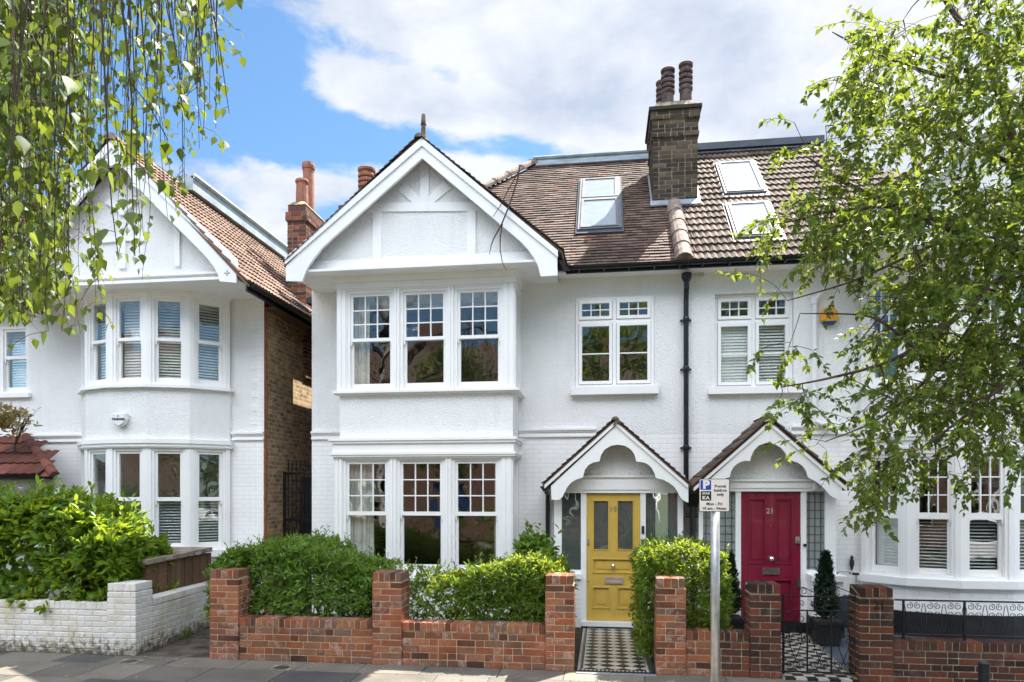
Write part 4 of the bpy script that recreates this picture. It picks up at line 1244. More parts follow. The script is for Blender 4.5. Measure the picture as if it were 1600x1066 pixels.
for (a, b, c, d) in ((11.9, 13.2, .25, .38), (13.2, 14.1, .9, 1.3)):
    P = []
    for y, z in ((a, c), (b, c), (b, d), (a, d)):
        t = z / halfd; P.append(Vector((gcx + hr * (1 - t), y, zer + (za - zer) * t)))
    n = Vector((za - zer, 0, hr)).normalized()
    m.hexa([p + n * .02 for p in P] + [p + n * .075 for p in P])
m.build('roof_vent', DARKM, r17)
m = M(); gxr = gcx + hr + .03
halfgutter(m, (gxr, 9.98, zer - .0), (gxr, 16.4, zer - .0), .065); m.box(gxr - .09, gxr - .06, 9.97, 16.4, zer - .12, zer + .01); m.build('gutter', BLACK, H17)
M().box(XF, gxr - .06, YW - .0, 12.6, zer - .1, zer - .07).build('eaves_board', WOOD, H17)
# main roof running along the street behind the gable
m = M(); wl = 3.9; xe17 = -10.05
def in17(u, kk): return ZE - .1 + kk * SP > za - abs(-14.0 + u - gcx) * (za - zer) / hr - .12
tiles(m, (-14.0, YE, ZE - .1), (1, 0, 0), (0, CP, SP), wl, LR, .21, .21, in17, th=.018, roll=.02)
Q = [Vector((-14, YE, ZE - .1)), Vector((xe17, YE, ZE - .1)), Vector((xe17, 14, ZE + 3.1)), Vector((-14, 14, ZE + 3.1))]
m.hexa([p - N * .06 for p in Q] + [p - N * .004 for p in Q])
Q = [Vector((-14, 14, ZE + 3.1)), Vector((xe17, 14, ZE + 3.1)), Vector((xe17, 17.3, ZE - .1)), Vector((-14, 17.3, ZE - .1))]
m.hexa([p - Vector((0, 0, .08)) for p in Q] + [p - Vector((0, 0, .01)) for p in Q])
m.hexa([Vector((x, y, z)) for z, ys in ((ZE - .14, (YE, 17.3)), (ZE + 3.05, (13.98, 14.02))) for x, y in ((xe17 - .02, ys[0]), (xe17, ys[0]), (xe17, ys[1]), (xe17 - .02, ys[1]))])
m.build('main_roof', TILE_C, H17)
m = M(); halfgutter(m, (-14, gy, gz - .1), (gcx - hr + .1, gy, gz - .1)); m.build('gutter', BLACK, H17)
# flank chimney
cy = 12.6; x1 = X(478, cy); x0 = X(446, cy) + .04
m = M()
def zc(v): return Z(460, v, cy)
bricks(m, x0, x1, cy, cy + 1.25, 4.3, zc(345), g=.014); bricks(m, x0 - .03, x1 + .03, cy - .03, cy + 1.28, zc(345), zc(331)); m.box(x0 + .01, x1 - .01, cy + .01, cy + 1.24, zc(331), zc(320))
ch = m.build('chimney', [OBRICK, MORTD], H17)
M().hexa([(x0, cy, zc(320)), (x1, cy, zc(320)), (x1, cy + 1.25, zc(320)), (x0, cy + 1.25, zc(320)), (x0 + .08, cy + .1, zc(320) + .1), (x1 - .08, cy + .1, zc(320) + .1), (x1 - .08, cy + 1.1, zc(320) + .1), (x0 + .08, cy + 1.1, zc(320) + .1)]).build('chimney_flaunching', FLAUNCH, ch)
pot(ch, X(472, cy + .25), cy + .25, zc(318), Z(472, 282, cy + .25), .125, TERRA); pot(ch, X(482, cy + .85), cy + .85, zc(318), Z(482, 256, cy + .85), .125, TERRA)
# low porch on the far left
tr_, br_ = at(41, 683, 11.0), at(86, 744, 10.0)
m = M(); Vv = Vector((0, 1.0, tr_.z - br_.z)); Lp = Vv.length
def insp(u, kk): return -13 + u < br_.x + (tr_.x - br_.x) * kk / Lp
tiles(m, (-13, 10.0, br_.z), (1, 0, 0), Vv, 13 + br_.x, Lp, .30, .32, insp, th=.022, roll=.02)
nn = Vector((0, -(tr_.z - br_.z), 1.0)).normalized()
P = [Vector((-13, 10, br_.z)), Vector(br_), Vector(tr_), Vector((-13, 11, tr_.z))]
m.hexa([p - nn * .06 for p in P] + [p - nn * .005 for p in P])
lr = m.build('porch_roof', TILE_D, H17)
halftiles(M(), br_ + nn * .0, tr_ + nn * .0, .075, .34, up=nn, flare=.006).build('verge_tile', TILE_D, lr)
m = M(); zt = br_.z - .06
m.slab([(-13, 10.12), (br_.x - .1, 10.12), (tr_.x - .1, 11.04), (-13, 11.04)], zt - .12, zt)
m.slab([(-13, 10.12), (br_.x - .1, 10.12), (br_.x - .25, 10.3), (-13, 10.3)], 0, 1.2)
for xx in (br_.x - .2, br_.x - 1.0, br_.x - 1.8, br_.x - 2.6): m.box(xx, xx + .1, 10.12, 10.22, 1.2, zt - .12)
m.build('porch_frame', TRIM, H17)
M().add([(-13, 10.18, 1.2), (br_.x - .2, 10.18, 1.2), (br_.x - .2, 10.18, zt - .12), (-13, 10.18, zt - .12)], [(0, 1, 2, 3)]).build('porch_pane', GLASS, H17)
m = M(); halfgutter(m, (-13, 9.95, br_.z - .01), (br_.x + .02, 9.95, br_.z - .01), .05); m.build('porch_gutter', BLACK, H17)

# ================================================================== BOXES ON THE WALLS
p = at(187, 656, 10.24)
al = thing('burglar_alarm', 'white shield-shaped alarm box on the round bay of the left house', 'alarm', (p.x, 10.3, p.z))
prof = [(-.12, .105), (.12, .105), (.125, .0), (.09, -.07), (.0, -.12), (-.09, -.07), (-.125, 0)]
m = M().prism([(p.x + a, p.z + b) for a, b in prof], 10.22, 10.30); m.prism([(p.x + a * .92, p.z + b * .92) for a, b in prof], 10.205, 10.22)
m.build('case', WHITEP, al, bevel=.008)
text_obj('lettering', 'BANHAM', .052, SIGNK, al, (p.x, 10.203, p.z + .005), bold=.003, ext=.001)
M().box(p.x - .012, p.x + .012, 10.2, 10.205, p.z + .05, p.z + .065).build('emblem', DARKM, al)
p = at(1297, 494, 10.96)
al = thing('burglar_alarm', 'amber and navy octagonal alarm box on the pebbledash beside the white waste pipe', 'alarm', (p.x, YW, p.z))
o8 = [(-.06, .14), (.06, .14), (.125, .07), (.125, -.05), (.07, -.12), (-.07, -.12), (-.125, -.05), (-.125, .07)]
M().prism([(p.x + a, p.z + b) for a, b in o8], YW - .07, YW).build('case', ORANGEP, al, bevel=.008)
M().prism([(p.x + a, p.z + b) for a, b in ((-.07, -.122), (.07, -.122), (.11, -.07), (-.11, -.07))], YW - .076, YW - .002).prism([(p.x + a, p.z + b) for a, b in ((-.05, .02), (.05, .02), (.05, .07), (-.05, .07))], YW - .076, YW - .07).build('lens', BLUEP, al)

# ================================================================== SIDE GATE BETWEEN THE HOUSES
gy0 = 11.75; xa, xb = X(441, gy0), X(485, gy0) + .05
sg = thing('side_gate', 'tall black iron bar gate closing the passage between the left house and its neighbour', 'gate', ((xa + xb) / 2, gy0, 0))
ztop = Z(462, 737, gy0)
m = M()
for xx in (xa, xb - .05): m.box(xx, xx + .05, gy0, gy0 + .05, 0, ztop)
for z in (.12, ztop - .9, ztop - .06): m.box(xa + .05, xb - .05, gy0 + .01, gy0 + .04, z, z + .05)
m.build('frame', IRON, sg)
n = 7
for i in range(1, n):
    xx = xa + .03 + (xb - xa - .06) * i / n
    m = M().tube([(xx, gy0 + .025, .1), (xx, gy0 + .025, ztop + .1)], .011, 6); m.lathe([(.011, 0), (.02, .03), (.003, .1)], (xx, gy0 + .025, ztop + .1), 6); m.build('bar', IRON, sg)
M().box(xa + .3, xb - .05, gy0 + .15, gy0 + .2, 0, ztop - .1).build('backing_panel', BLACKP, sg)

# ================================================================== GROUND
YG = 7.97                                 # front faces of the garden walls
m = M().add([(-400, -400, -.16), (400, -400, -.16), (400, 400, -.16), (-400, 400, -.16)], [(0, 1, 2, 3)]); struct(m.build('ground', VERGE))
m = M().add([(-60, -1.6, -.13), (60, -1.6, -.13), (60, 5.55, -.13), (-60, 5.55, -.13)], [(0, 1, 2, 3)]); struct(m.build('road', ASPH))
m = M().box(-40, 40, 5.7, 8.3, -.14, -.012); struct(m.build('pavement_bed', JOINT))
m = M(); y = 5.72
for row, dp in enumerate((.62, .62, .62, .42)):
    x = -14 + row * .37
    while x < 12:
        w = RND.choice((.6, .75, .9, .9)); m.box(x + .004, x + w - .004, y + .004, y + dp - .004, -.05, RND.uniform(-.002, .002)); x += w
    y += dp
struct(m.build('pavement', SLAB, bevel=.004))
m = M(); x = -20
while x < 20: m.box(x, x + .9, 5.55, 5.7, -.14, -.004); x += .905
struct(m.build('kerb', SLAB, bevel=.012))
m = M().box(-40, 40, -4.0, -1.6, -.14, 0); struct(m.build('pavement', SLAB))
XC = X(213, YG)                            # corner of the whitewashed wall
m = M().box(XC - .4, X(327, YG) + .2, 8.0, 17, -.1, .002); struct(m.build('side_passage', DIRT))
m = M().box(X(327, YG), X(900, YG), 8.1, 11.2, -.1, .02); struct(m.build('flower_bed', SOIL))
m = M().box(-13, XC - .1, 8.1, 11.2, -.1, .02); struct(m.build('flower_bed', SOIL))
px0, px1 = X(901, YG), X(1024, YG)
m = M().box(px0, px1, YG - .02, YD + .05, -.1, .012); struct(m.build('path_border', BLKT))
m = M().box(px0, px1, YG - .10, YG - .03, -.1, .008); struct(m.build('path_edging', LEAD))
fw = .134 * math.sqrt(2)
m = M().box(px0 + .07, px0 + .07 + fw * 4, YG + .07, YD - .10, 0, .016); struct(m.build('tiled_path', CHK, loc=(px0 + .07, YG + .07, 0)))
m = M()
for a in (px0 + .004, px1 - .10): m.box(a, a + .05, YG + .02, YD - .1, 0, .017)
m.box(px0 + .06, px1 - .11, YG + .02, YG + .055, 0, .017); m.box(px0 + .06, px1 - .11, YD - .095, YD - .06, 0, .017)
struct(m.build('path_zigzag', CHK2))
m = M().box(px1, X(1112, YG), 8.1, 11.2, -.1, .018); struct(m.build('flower_bed', SOIL))
m = M().box(X(1112, YG), 9, 8.1, 11.2, -.1, .01); struct(m.build('slate_paving', SLATE))
ga, gb, da, db = X(1223, YG), X(1340, YG), X(1150, YD), X(1256, YD)
m = M().slab([(ga, YG - .05), (gb, YG - .05), (db, YD - .05), (da, YD - .05)], 0, .02); CH21 = struct(m.build('chequered_path', CHK3))
m = M()
for s0, s1, e in ((ga, da, 1), (gb, db, -1)): m.slab([(s0, YG), (s0 + e * .035, YG), (s1 + e * .035, YD - .05), (s1, YD - .05)], 0, .024)
struct(m.build('path_kerb_tile', FLAUNCH))
lp = [Vector((RND.uniform(-7, 5), YG - RND.random() ** 2 * 1.1 - .02, .006)) for _ in range(150)]
lo_ = leaves('leaf_litter', lp, rndvec(150) * np.array([1, 1, .08]), np.tile([0, 0, 1.0], (150, 1)) + rndvec(150) * .25, NPR.uniform(.02, .055, 150), BIRCH, L_DRY, None)
tag(lo_, 'scattered dry fallen leaves along the foot of the garden walls', 'fallen leaves'); lo_['kind'] = 'stuff'

# ================================================================== GARDEN WALLS
def wallthing(name, label, x0, x1, piers, mats, zc, zp, cat='wall', y=YG, pw=.0):
    t = thing(name, label, cat, ((x0 + x1) / 2, y, 0))
    cur = x0
    for a, b in piers + [(x1, None)]:
        if a - cur > .05:
            m = M(); bricks(m, cur, a, y + .005, y + .22, 0, zc - .105); onedge(m, cur, a, y - .002, y + .222, zc - .105, zc)
            m.build('wall', mats, t, bevel=.004)
        if b is None: break
        m = M(); bricks(m, a, b, y - .012, y + .325, 0, zp - .108); onedge(m, a + .004, b - .004, y - .01, y + .323, zp - .108, zp)
        m.build('pier', mats, t, bevel=.004)
        cur = b
    return t


P = lambda a, b: (X(a, YG), X(b, YG))
w1 = wallthing('garden_wall', 'long low red brick wall with three piers in front of the hedges', X(328, YG), X(897, YG), [P(328, 373), P(582, 628), P(852, 897)], [RBRICK, MORT], .52, 1.11)
w2 = wallthing('garden_wall', 'short red brick wall with one pier between the yellow door path and the parking sign', X(1025, YG), X(1111, YG), [P(1025, 1072)], [RBRICK, MORT], .5, 1.1)
w3 = wallthing('garden_wall', 'short brown brick wall and pier just left of the iron scroll gate', X(1111, YG) + .004, X(1220, YG), [P(1172, 1220)], [BBRICK, MORTD], .5, 1.05)
w4 = wallthing('garden_wall', 'dark brown brick wall carrying the scrolled iron railing with a numbered pier', X(1342, YG), 8.5, [P(1342, 1396)], [BBRICK, MORTD], .46, 1.03)
p = at(1374, 946, YG - .014); text_obj('pier_number', '21', .13, IRON, w4, (p.x, YG - .016, p.z), bold=.001, ext=.002)
ww = thing('garden_wall', 'grubby whitewashed brick wall with a corner pier in front of the laurel', 'wall', (XC, YG, 0))
xp = X(168, YG)
m = M(); bricks(m, -13, xp, YG + .005, YG + .22, 0, .57, .07, core=False); onedge(m, -13, xp, YG, YG + .22, .57, .67); m.box(-13, xp, YG + .012, YG + .21, 0, .66); m.build('wall', [WWASH, WWASH], ww, bevel=.006)
m = M(); bricks(m, xp, XC, YG - .012, YG + .325, 0, .815, .074); onedge(m, xp + .003, XC - .003, YG - .01, YG + .32, .815, .92); m.build('pier', [WWASH, WWASH], ww, bevel=.006)
m = M(lambda x, y, z: (XC - y - (x - 8.3) * .075, x, z)); bricks(m, YG + .33, 11.0, 0, .215, 0, .58, .073, sides=False); onedge(m, YG + .33, 11.0, -.003, .215, .58, .68); m.build('return_wall', [WWASH, WWASH], ww, bevel=.006)

# ================================================================== HEDGES AND SHRUBS
def hedge_points(n, x0, x1, y0, y1, z0, zt, lump=.1, inner=.4, dens=None, w=(.42, .36, .11, .11)):
    P, Nn = [], []
    while len(P) < n:
        f = RND.choices('ftlr', w)[0]
        x = RND.uniform(x0, x1); y = RND.uniform(y0, y1); d = min(RND.expovariate(1 / .06), .35)
        if RND.random() < inner: d += RND.uniform(0, .35)
        if f == 'l': x = x0 + d; nv = Vector((-1, 0, .25))
        elif f == 'r': x = x1 - d; nv = Vector((1, 0, .25))
        ztop = zt(x)
        z = RND.uniform(z0, ztop)
        if f == 'f': y = y0 + d; nv = Vector((0, -1, .25))
        elif f == 't': z = ztop - d; nv = Vector((0, -.2, 1))
        # rounded shoulders
        if z > ztop - .18:
            k = (z - ztop + .18) / .18
            if y < y0 + .14 * k * k: y += .07 * k * k
            if x < x0 + .1 * k: x += .05 * k
            if x > x1 - .1 * k: x -= .05 * k
        p = Vector((x, y, z)); q = noise.noise(p * 2.3) * lump + noise.noise(p * 6.5) * lump * .5
        p += nv * q
        if dens and RND.random() > dens(p): continue
        if noise.noise(p * 5.0 + Vector((9, 3, 1))) < -.26 and d < .2 and RND.random() < .8: continue
        P.append(p); Nn.append(nv)
    return P, Nn


def sprigs(P, Nn, k, size, spread=.9, up=.35, droop=0.0):
    p = np.repeat(np.array(P), k, 0); n0 = np.repeat(np.array(Nn), k, 0); N = len(p)
    ax = n0 + NPR.normal(size=(len(P), 3)).repeat(k, 0) * .45 + np.array([0, 0, up])
    ax /= np.linalg.norm(ax, axis=1, keepdims=True)
    r = rndvec(N); r -= ax * (r * ax).sum(1, keepdims=True); r /= np.linalg.norm(r, axis=1, keepdims=True) + 1e-9
    D = ax * NPR.uniform(.15, 1.0, (N, 1)) + r * spread + np.array([0, 0, -droop]) + NPR.normal(size=(N, 3)) * .12
    S = NPR.uniform(.5, 1.25, N) * size
    p = p + ax * NPR.uniform(-.5, .3, (N, 1)) * size
    return p, D, ax + NPR.normal(size=(N, 3)) * .25, S


def stems(x0, x1, y0, y1, z1, n, r=.012, lean=.15):
    m = M()
    for i in range(n):
        x = RND.uniform(x0, x1); y = RND.uniform(y0, y1)
        p = [Vector((x, y, .0))]
        for j in range(1, 6): p.append(Vector((x + RND.uniform(-lean, lean) * j * .35, y + RND.uniform(-lean, lean) * j * .35, z1(x) * .9 * j / 5)))
        m.tube(p, [r * (1 - .14 * j) for j in range(6)], 5)
    return m


def hedge(name, label, cat, n, k, size, box, zt, mat, tmpl=LANCE, z0=.1, nst=10, dens=None, lump=.1, inner=.4, up=.35, spread=.9, w=(.42, .36, .11, .11)):
    x0, x1, y0, y1 = box
    t = thing(name, label, cat, ((x0 + x1) / 2, (y0 + y1) / 2, 0))
    P_, N_ = hedge_points(n, x0, x1, y0, y1, z0, zt, lump, inner, dens, w)
    sp_ = sprigs(P_, N_, k, size, spread, up)
    sh = [[], [], [], []]
    for _ in range(max(6, n // 28)):            # stray young shoots
        x = RND.uniform(x0 + .05, x1 - .05); p = Vector((x, RND.uniform(y0 + .05, y1 - .1), zt(x) - .05)); d = Vector((RND.gauss(0, .3), RND.gauss(-.15, .3), 1)).normalized(); ln = RND.uniform(.08, .2) * size / .08
        for i in range(6):
            q = p + d * ln * i / 5; o = Vector((RND.gauss(0, 1), RND.gauss(0, 1), .5)).normalized()
            sh[0].append(q); sh[1].append(d * .5 + o * .8); sh[2].append(Vector((RND.gauss(0, .5), RND.gauss(0, .5), 1))); sh[3].append(size * RND.uniform(.6, 1.0))
    leaves('foliage', *[np.concatenate([np.asarray(a), np.asarray(b)]) for a, b in zip(sp_, sh)], tmpl, mat, t)
    stems(x0 + .1, x1 - .1, y0 + .12, y1 - .1, lambda x: zt(x) * .92, nst).build('stem', TWIG, t)
    return t


def interp(pts):
    def f(x):
        if x <= pts[0][0]: return pts[0][1]
        for (a, p), (b, q) in zip(pts[:-1], pts[1:]):
            if x <= b: return p + (q - p) * (x - a) / (b - a)
        return pts[-1][1]
    return f


def top_px(pts, Y): return interp([(X(u, Y), Z(u, v, Y) - .085) for u, v in pts])


h1 = hedge('hedge', 'broad dark green hedge behind the left end of the red brick wall', 'hedge', 3300, 7, .08, (X(340, 8.5), X(590, 8.5), 8.24, 9.35),
           top_px([(330, 884), (350, 866), (385, 850), (430, 842), (470, 840), (520, 850), (560, 866), (600, 874)], 8.7), L_HEDGE, z0=.35)
d2 = interp([(X(590, 8.5), .22), (X(690, 8.5), .34), (X(730, 8.5), .95), (X(760, 8.5), 1)])
h2 = hedge('hedge', 'bright hedge at the right end of the red brick wall, gappy beside its middle pier', 'hedge', 2700, 7, .075, (X(588, 8.5), X(888, 8.5), 8.24, 9.2),
           top_px([(585, 880), (640, 884), (700, 888), (740, 878), (800, 868), (850, 864), (888, 872)], 8.6), L_HEDGE2, z0=.4, nst=16, dens=lambda p: d2(p.x))
z3 = top_px([(985, 856), (1000, 848), (1040, 845), (1090, 845), (1130, 853)], 8.5)
h3 = hedge('hedge', 'tall sunlit hedge between the two front doors, spilling over the edge of the tiled path', 'hedge', 2300, 7, .072, (X(996, 8.6), X(1134, 8.6), 8.22, 9.5), z3, L_HEDGE2, z0=.12, nst=9,
           w=(.36, .3, .24, .10))
h4 = hedge('shrub', 'rounded green shrub in front of the bay corner, behind the broad hedge', 'shrub', 380, 7, .085, (X(436, 9.75), X(548, 9.75), 9.45, 10.15),
           top_px([(425, 858), (450, 838), (490, 829), (525, 833), (552, 858)], 9.7), L_HEDGE, z0=.5, nst=4)
h5 = hedge('shrub', 'large-leaved shrub between the square bay and the porch of the yellow door', 'shrub', 150, 7, .14, (X(806, 9.85), X(866, 9.85), 9.6, 10.15),
           top_px([(800, 848), (820, 833), (840, 838), (868, 850)], 9.8), L_HEDGE, OVAL, z0=.5, nst=4, lump=.06)
zL = top_px([(-120, 760), (0, 782), (25, 776), (60, 784), (100, 768), (130, 774), (165, 790), (195, 806), (215, 835), (235, 872), (250, 890)], 8.7)
h6 = hedge('laurel', 'big glossy laurel bush rising above the whitewashed wall', 'bush', 3300, 8, .14, (-10.6, X(222, 8.6), 8.10, 9.2), zL, L_LAUREL, OVAL, z0=.5, nst=14, lump=.17, inner=.35, up=.55, spread=.8)
# weed and small sprays
p = at(280, 985, 9.3)
wd = thing('weed', 'small green weed at the foot of the whitewashed return wall', 'plant', (XC - .02, 9.05, 0))
pp_ = [Vector((XC - .05 + RND.uniform(-.05, .08), 9.05 + RND.uniform(-.15, .15), RND.uniform(.01, .1))) for _ in range(26)]
leaves('foliage', *sprigs(pp_, [Vector((.2, -.2, 1))] * 26, 4, .055), LANCE, L_HEDGE, wd)
p = at(25, 655, 10.3)
rb = thing('bronze_shrub', 'bronze and green leaved shrub tip above the dark red porch roof', 'plant', (p.x - .25, 10.55, 0))
PP = [Vector((p.x + RND.gauss(-.12, .2), 10.2 + RND.gauss(0, .15), p.z + RND.gauss(.0, .12))) for _ in range(170)]
leaves('foliage', *sprigs(PP, [Vector((.2, -.3, .5))] * 170, 6, .095), LANCE, L_RED, rb)
m = M()
for i in range(5): m.tube([(p.x - .25 + RND.uniform(-.05, .05), 10.5, 2.6), (p.x - .2, 10.5, 2.9), (p.x + RND.uniform(-.2, .2), 10.45, p.z + .1)], [.015, .012, .005], 5)
m.tube([(p.x - .25, 10.55, 0), (p.x - .25, 10.5, 2.65)], .03, 6); m.build('stem', TWIG, rb)


def cypress(label, x, y, z0, ztop, r):
    t = thing('potted_cypress', label, 'potted tree', (x, y, .01), 'clipped cypresses beside the red door')
    m = M()
    w = .17; zb = .34
    m.hexa([(x - w * .85, y - w * .85, .012), (x + w * .85, y - w * .85, .012), (x + w * .85, y + w * .85, .012), (x - w * .85, y + w * .85, .012), (x - w, y - w, zb), (x + w, y - w, zb), (x + w, y + w, zb), (x - w, y + w, zb)])
    m.ring(x - w - .012, x + w + .012, zb - .04, zb + .0, .02, y - w - .012, y - w)
    m.build('planter', BLACKP, t); M().box(x - w + .02, x + w - .02, y - w + .02, y + w - .02, zb, zb + .012).build('compost', SOIL, t)
    m = M().tube([(x, y, zb), (x + .01, y, zb + .5), (x, y, ztop - .1)], [.022, .016, .005], 6); m.build('trunk', BARK, t)
    P_ = []; N_ = []
    h = ztop - zb - .06
    while len(P_) < 900:
        f = RND.random() ** 1.25; a = RND.uniform(0, 2 * math.pi)
        rr = r * (1 - f) ** .62 * (1 + .22 * noise.noise(Vector((math.cos(a) * 1.5, math.sin(a) * 1.5, f * 7 + x)))) * min(1, .55 + f * 4)
        q = RND.uniform(.55, 1.0)
        P_.append(Vector((x + rr * q * math.cos(a), y + rr * q * math.sin(a), zb + .06 + h * f))); N_.append(Vector((math.cos(a) * .6, math.sin(a) * .6, 1.1)))
    leaves('crown', *sprigs(P_, N_, 5, .06, .45, .4), LANCE, L_CYP, t)
    return t


cypress('dark clipped cypress in a black planter just beside the sign pole', X(1140, 9.85), 9.85, 0, Z(1140, 866, 9.85), .17)
cypress('dark clipped cypress in a black planter seen through the scroll gate', X(1290, 9.8), 9.8, 0, Z(1290, 864, 9.8), .18)

# ================================================================== IRONWORK
def scroll(cx, cz, r, a0, turns, sgn, y, n=16):
    return [Vector((cx + r * (1 - .72 * i / n) * math.cos(a0 + sgn * turns * 2 * math.pi * i / n), y, cz + r * (1 - .72 * i / n) * math.sin(a0 + sgn * turns * 2 * math.pi * i / n))) for i in range(n + 1)]


yg = 8.1
gt_ = thing('garden_gate', 'black wrought iron scroll gate across the chequered path to the red door', 'gate', (X(1281, yg), yg, 0))
gx0, gx1 = X(1224, yg), X(1337, yg)
zt_, zm, zb_ = Z(1280, 932.5, yg), Z(1280, 954.5, yg), Z(1280, 1052, yg)
zb_ = max(zb_, .05)
m = M()
xs = [gx0 + (gx1 - gx0) * f for f in (0, 1 / 3., 2 / 3., 1)]
for x in (gx0, gx1): m.box(x - .011, x + .011, yg - .011, yg + .011, zb_ - .03, zt_ + .02)
for z in (zt_, zm, zb_): m.box(gx0 + .011, gx1 - .011, yg - .008, yg + .008, z - .007, z + .007)
m.build('frame', IRON, gt_)
m = M()
for x in xs[1:3]: m.box(x - .008, x + .008, yg - .007, yg + .007, zb_ + .007, zm - .007)
m.build('upright', IRON, gt_)
m = M(); W3 = (gx1 - gx0) / 3; rr = .0048; Hm = zm - zb_
for i in range(3):
    c = (xs[i] + xs[i + 1]) / 2
    for s in (-1, 1):
        x = c + s * W3 * .24
        a0 = math.pi if s < 0 else 0
        m.tube(scroll(x, zm - .09, W3 * .2, math.pi / 2, 1.4, s, yg), rr, 5)
        m.tube(scroll(x, zb_ + .08, W3 * .2, -math.pi / 2, 1.4, -s, yg), rr, 5)
        m.tube(scroll(x, zb_ + Hm * .52, W3 * .2, math.pi / 2, 1.35, -s, yg), rr, 5)
        m.tube([Vector((c + s * W3 * .06 * math.sin(q * .5) + s * W3 * .38 * (q / 10) * (1 - q / 10) * 2.2, yg, zm - .1 - (Hm - .2) * q / 10)) for q in range(11)], rr, 5)
    for s in (-1, 1): m.tube(scroll(c + s * W3 * .25, (zt_ + zm) / 2 + .005, .034, -math.pi / 2 * s, 1.3, s, yg), rr, 5)
# crest: a swept scroll rising to the middle
for s in (-1, 1):
    cc = (gx0 + gx1) / 2
    m.tube(scroll(cc + s * .17, zt_ + .055, .05, -math.pi / 2, 1.5, s, yg), rr, 5)
    m.tube([Vector((cc + s * (.17 + .24 * q / 8), yg, zt_ + .105 - .1 * (q / 8) ** 1.6)) for q in range(9)], rr, 5)
    m.tube([Vector((cc + s * (.17 - .17 * q / 8), yg, zt_ + .105 - .09 * (q / 8))) for q in range(9)], rr, 5)
m.build('scrollwork', IRON, gt_)
yr = 8.07
x0, x1 = X(1398, yr), 8.4
zr1, zr0 = Z(1480, 939, yr), Z(1480, 993, yr)
rl = thing('railing', 'low black scrolled iron railing standing on the dark brown brick wall', 'railing', (x0, yr, .46))
m = M()
for z in (zr1, zr0): m.box(x0, x1, yr - .01, yr + .01, z - .008, z + .008)
m.build('rail', IRON, rl)
pit = (X(1577, yr) - X(1480, yr)) ; xk = x0 + .09
m2 = M(); n = 0
while xk < x1 and n < 40:
    m = M().box(xk - .01, xk + .01, yr - .01, yr + .01, .455, zr1 - .008); m.build('post', IRON, rl)
    for j in range(3):
        a, b = xk + pit * j / 3 + .008, xk + pit * (j + 1) / 3 - .008; c = (a + b) / 2; r_ = (b - a) * .2; hz = zr1 - zr0
        if b > x1: break
        for s in (-1, 1):
            for zc_, k0 in ((zr1 - hz * .16, 1), (zr0 + hz * .60, -1), (zr0 + hz * .17, 1)):
                m2.tube(scroll(c + s * r_ * 1.05, zc_, r_, math.pi / 2 * k0, 1.35, s * k0, yr, 12), .0042, 4)
            m2.tube([Vector((c + s * (b - a) * .5 - s * .02 * math.sin(math.pi * q / 6), yr, zr0 + hz * .1 + hz * .8 * q / 6)) for q in range(7)], .0042, 4)
    xk += pit; n += 1
m2.build('scrollwork', IRON, rl)

# ================================================================== PARKING SIGN
T0 = 6.8
sc_ = T0 / FPX
o = at_t(1116, 774, T0)
s = thing('parking_sign', 'permit holders parking sign on a grey steel pole', 'sign', (o.x, o.y, -.02))
pole = at_t(1117.3, 774, T0 + .06)
m = M().tube([(pole.x, o.y + .055, -.02), (pole.x, o.y + .055, o.z + .12)], .044, 18); m.build('pole', GALV, s, smooth=True)
hw, hh = 23.3 * sc_, 25.8 * sc_
def rrect(cx, cz, w, h, r): return [(cx + sx * (w - r) + r * math.cos(a), cz + sz * (h - r) + r * math.sin(a)) for sx, sz, q in ((1, 1, 0), (-1, 1, 1), (-1, -1, 2), (1, -1, 3)) for a in [math.pi / 2 * (q + t / 4) for t in range(5)]]
M().prism(rrect(o.x, o.z, hw, hh, .014), o.y - .003, o.y).build('backing_plate', SIGNK, s)
M().prism(rrect(o.x, o.z, hw - .006, hh - .006, .010), o.y - .0045, o.y - .003).build('sign_face', SIGNW, s)
cc = lambda px, py: (o.x + (px - 553) / 1066 * 70 * sc_, o.z - (py - 507) / 1066 * 70 * sc_)
for nm, mt, q in (('parking_square', SIGNB, (232, 147, 478, 378)), ('zone_square', SIGNK, (238, 410, 480, 635))):
    a = cc(q[0], q[1]); b = cc(q[2], q[3])
    M().prism(rrect((a[0] + b[0]) / 2, (a[1] + b[1]) / 2, abs(b[0] - a[0]) / 2, abs(a[1] - b[1]) / 2, .006), o.y - .006, o.y - .0045).build(nm, mt, s)
u_ = 70 * sc_ / 1066
def st(body, px, py, cap, mat, yo, bold=.0012, al='CENTER', sx=1.0):
    a = cc(px, py); text_obj('lettering', body, cap * u_ / .66, mat, s, (a[0], o.y - yo, a[1]), al, bold, .0006, sx)
st('P', 362, 264, 170, SIGNW, .0068, .006, sx=1.12)
st('ZONE', 358, 466, 42, SIGNW, .0068, .001)
st('KA', 358, 570, 75, SIGNW, .0068, .002, sx=1.1)
for b_, x_, y_ in (('Permit', 690, 296), ('holders', 690, 393), ('only', 690, 488), ('Mon - Fri', 552, 716), ('10 am - Noon', 552, 822)): st(b_, x_, y_, 62 if 'o' != b_ else 60, SIGNK, .0052, .0012, sx=1.04)
for dz in (.08, -.08): M().box(o.x - .06, o.x + .06, o.y, o.y + .012, o.z + dz - .012, o.z + dz + .012).build('bracket', GALV, s)
b0 = at_t(1541, 1036, 5.2)
bl = thing('bollard', 'slim black metal post standing on the pavement edge before the dark brown wall', 'post', (b0.x, b0.y, -.02))
M().box(b0.x - .03, b0.x + .03, b0.y, b0.y + .06, -.02, b0.z - .01).build('shaft', BLACK, bl, bevel=.006)
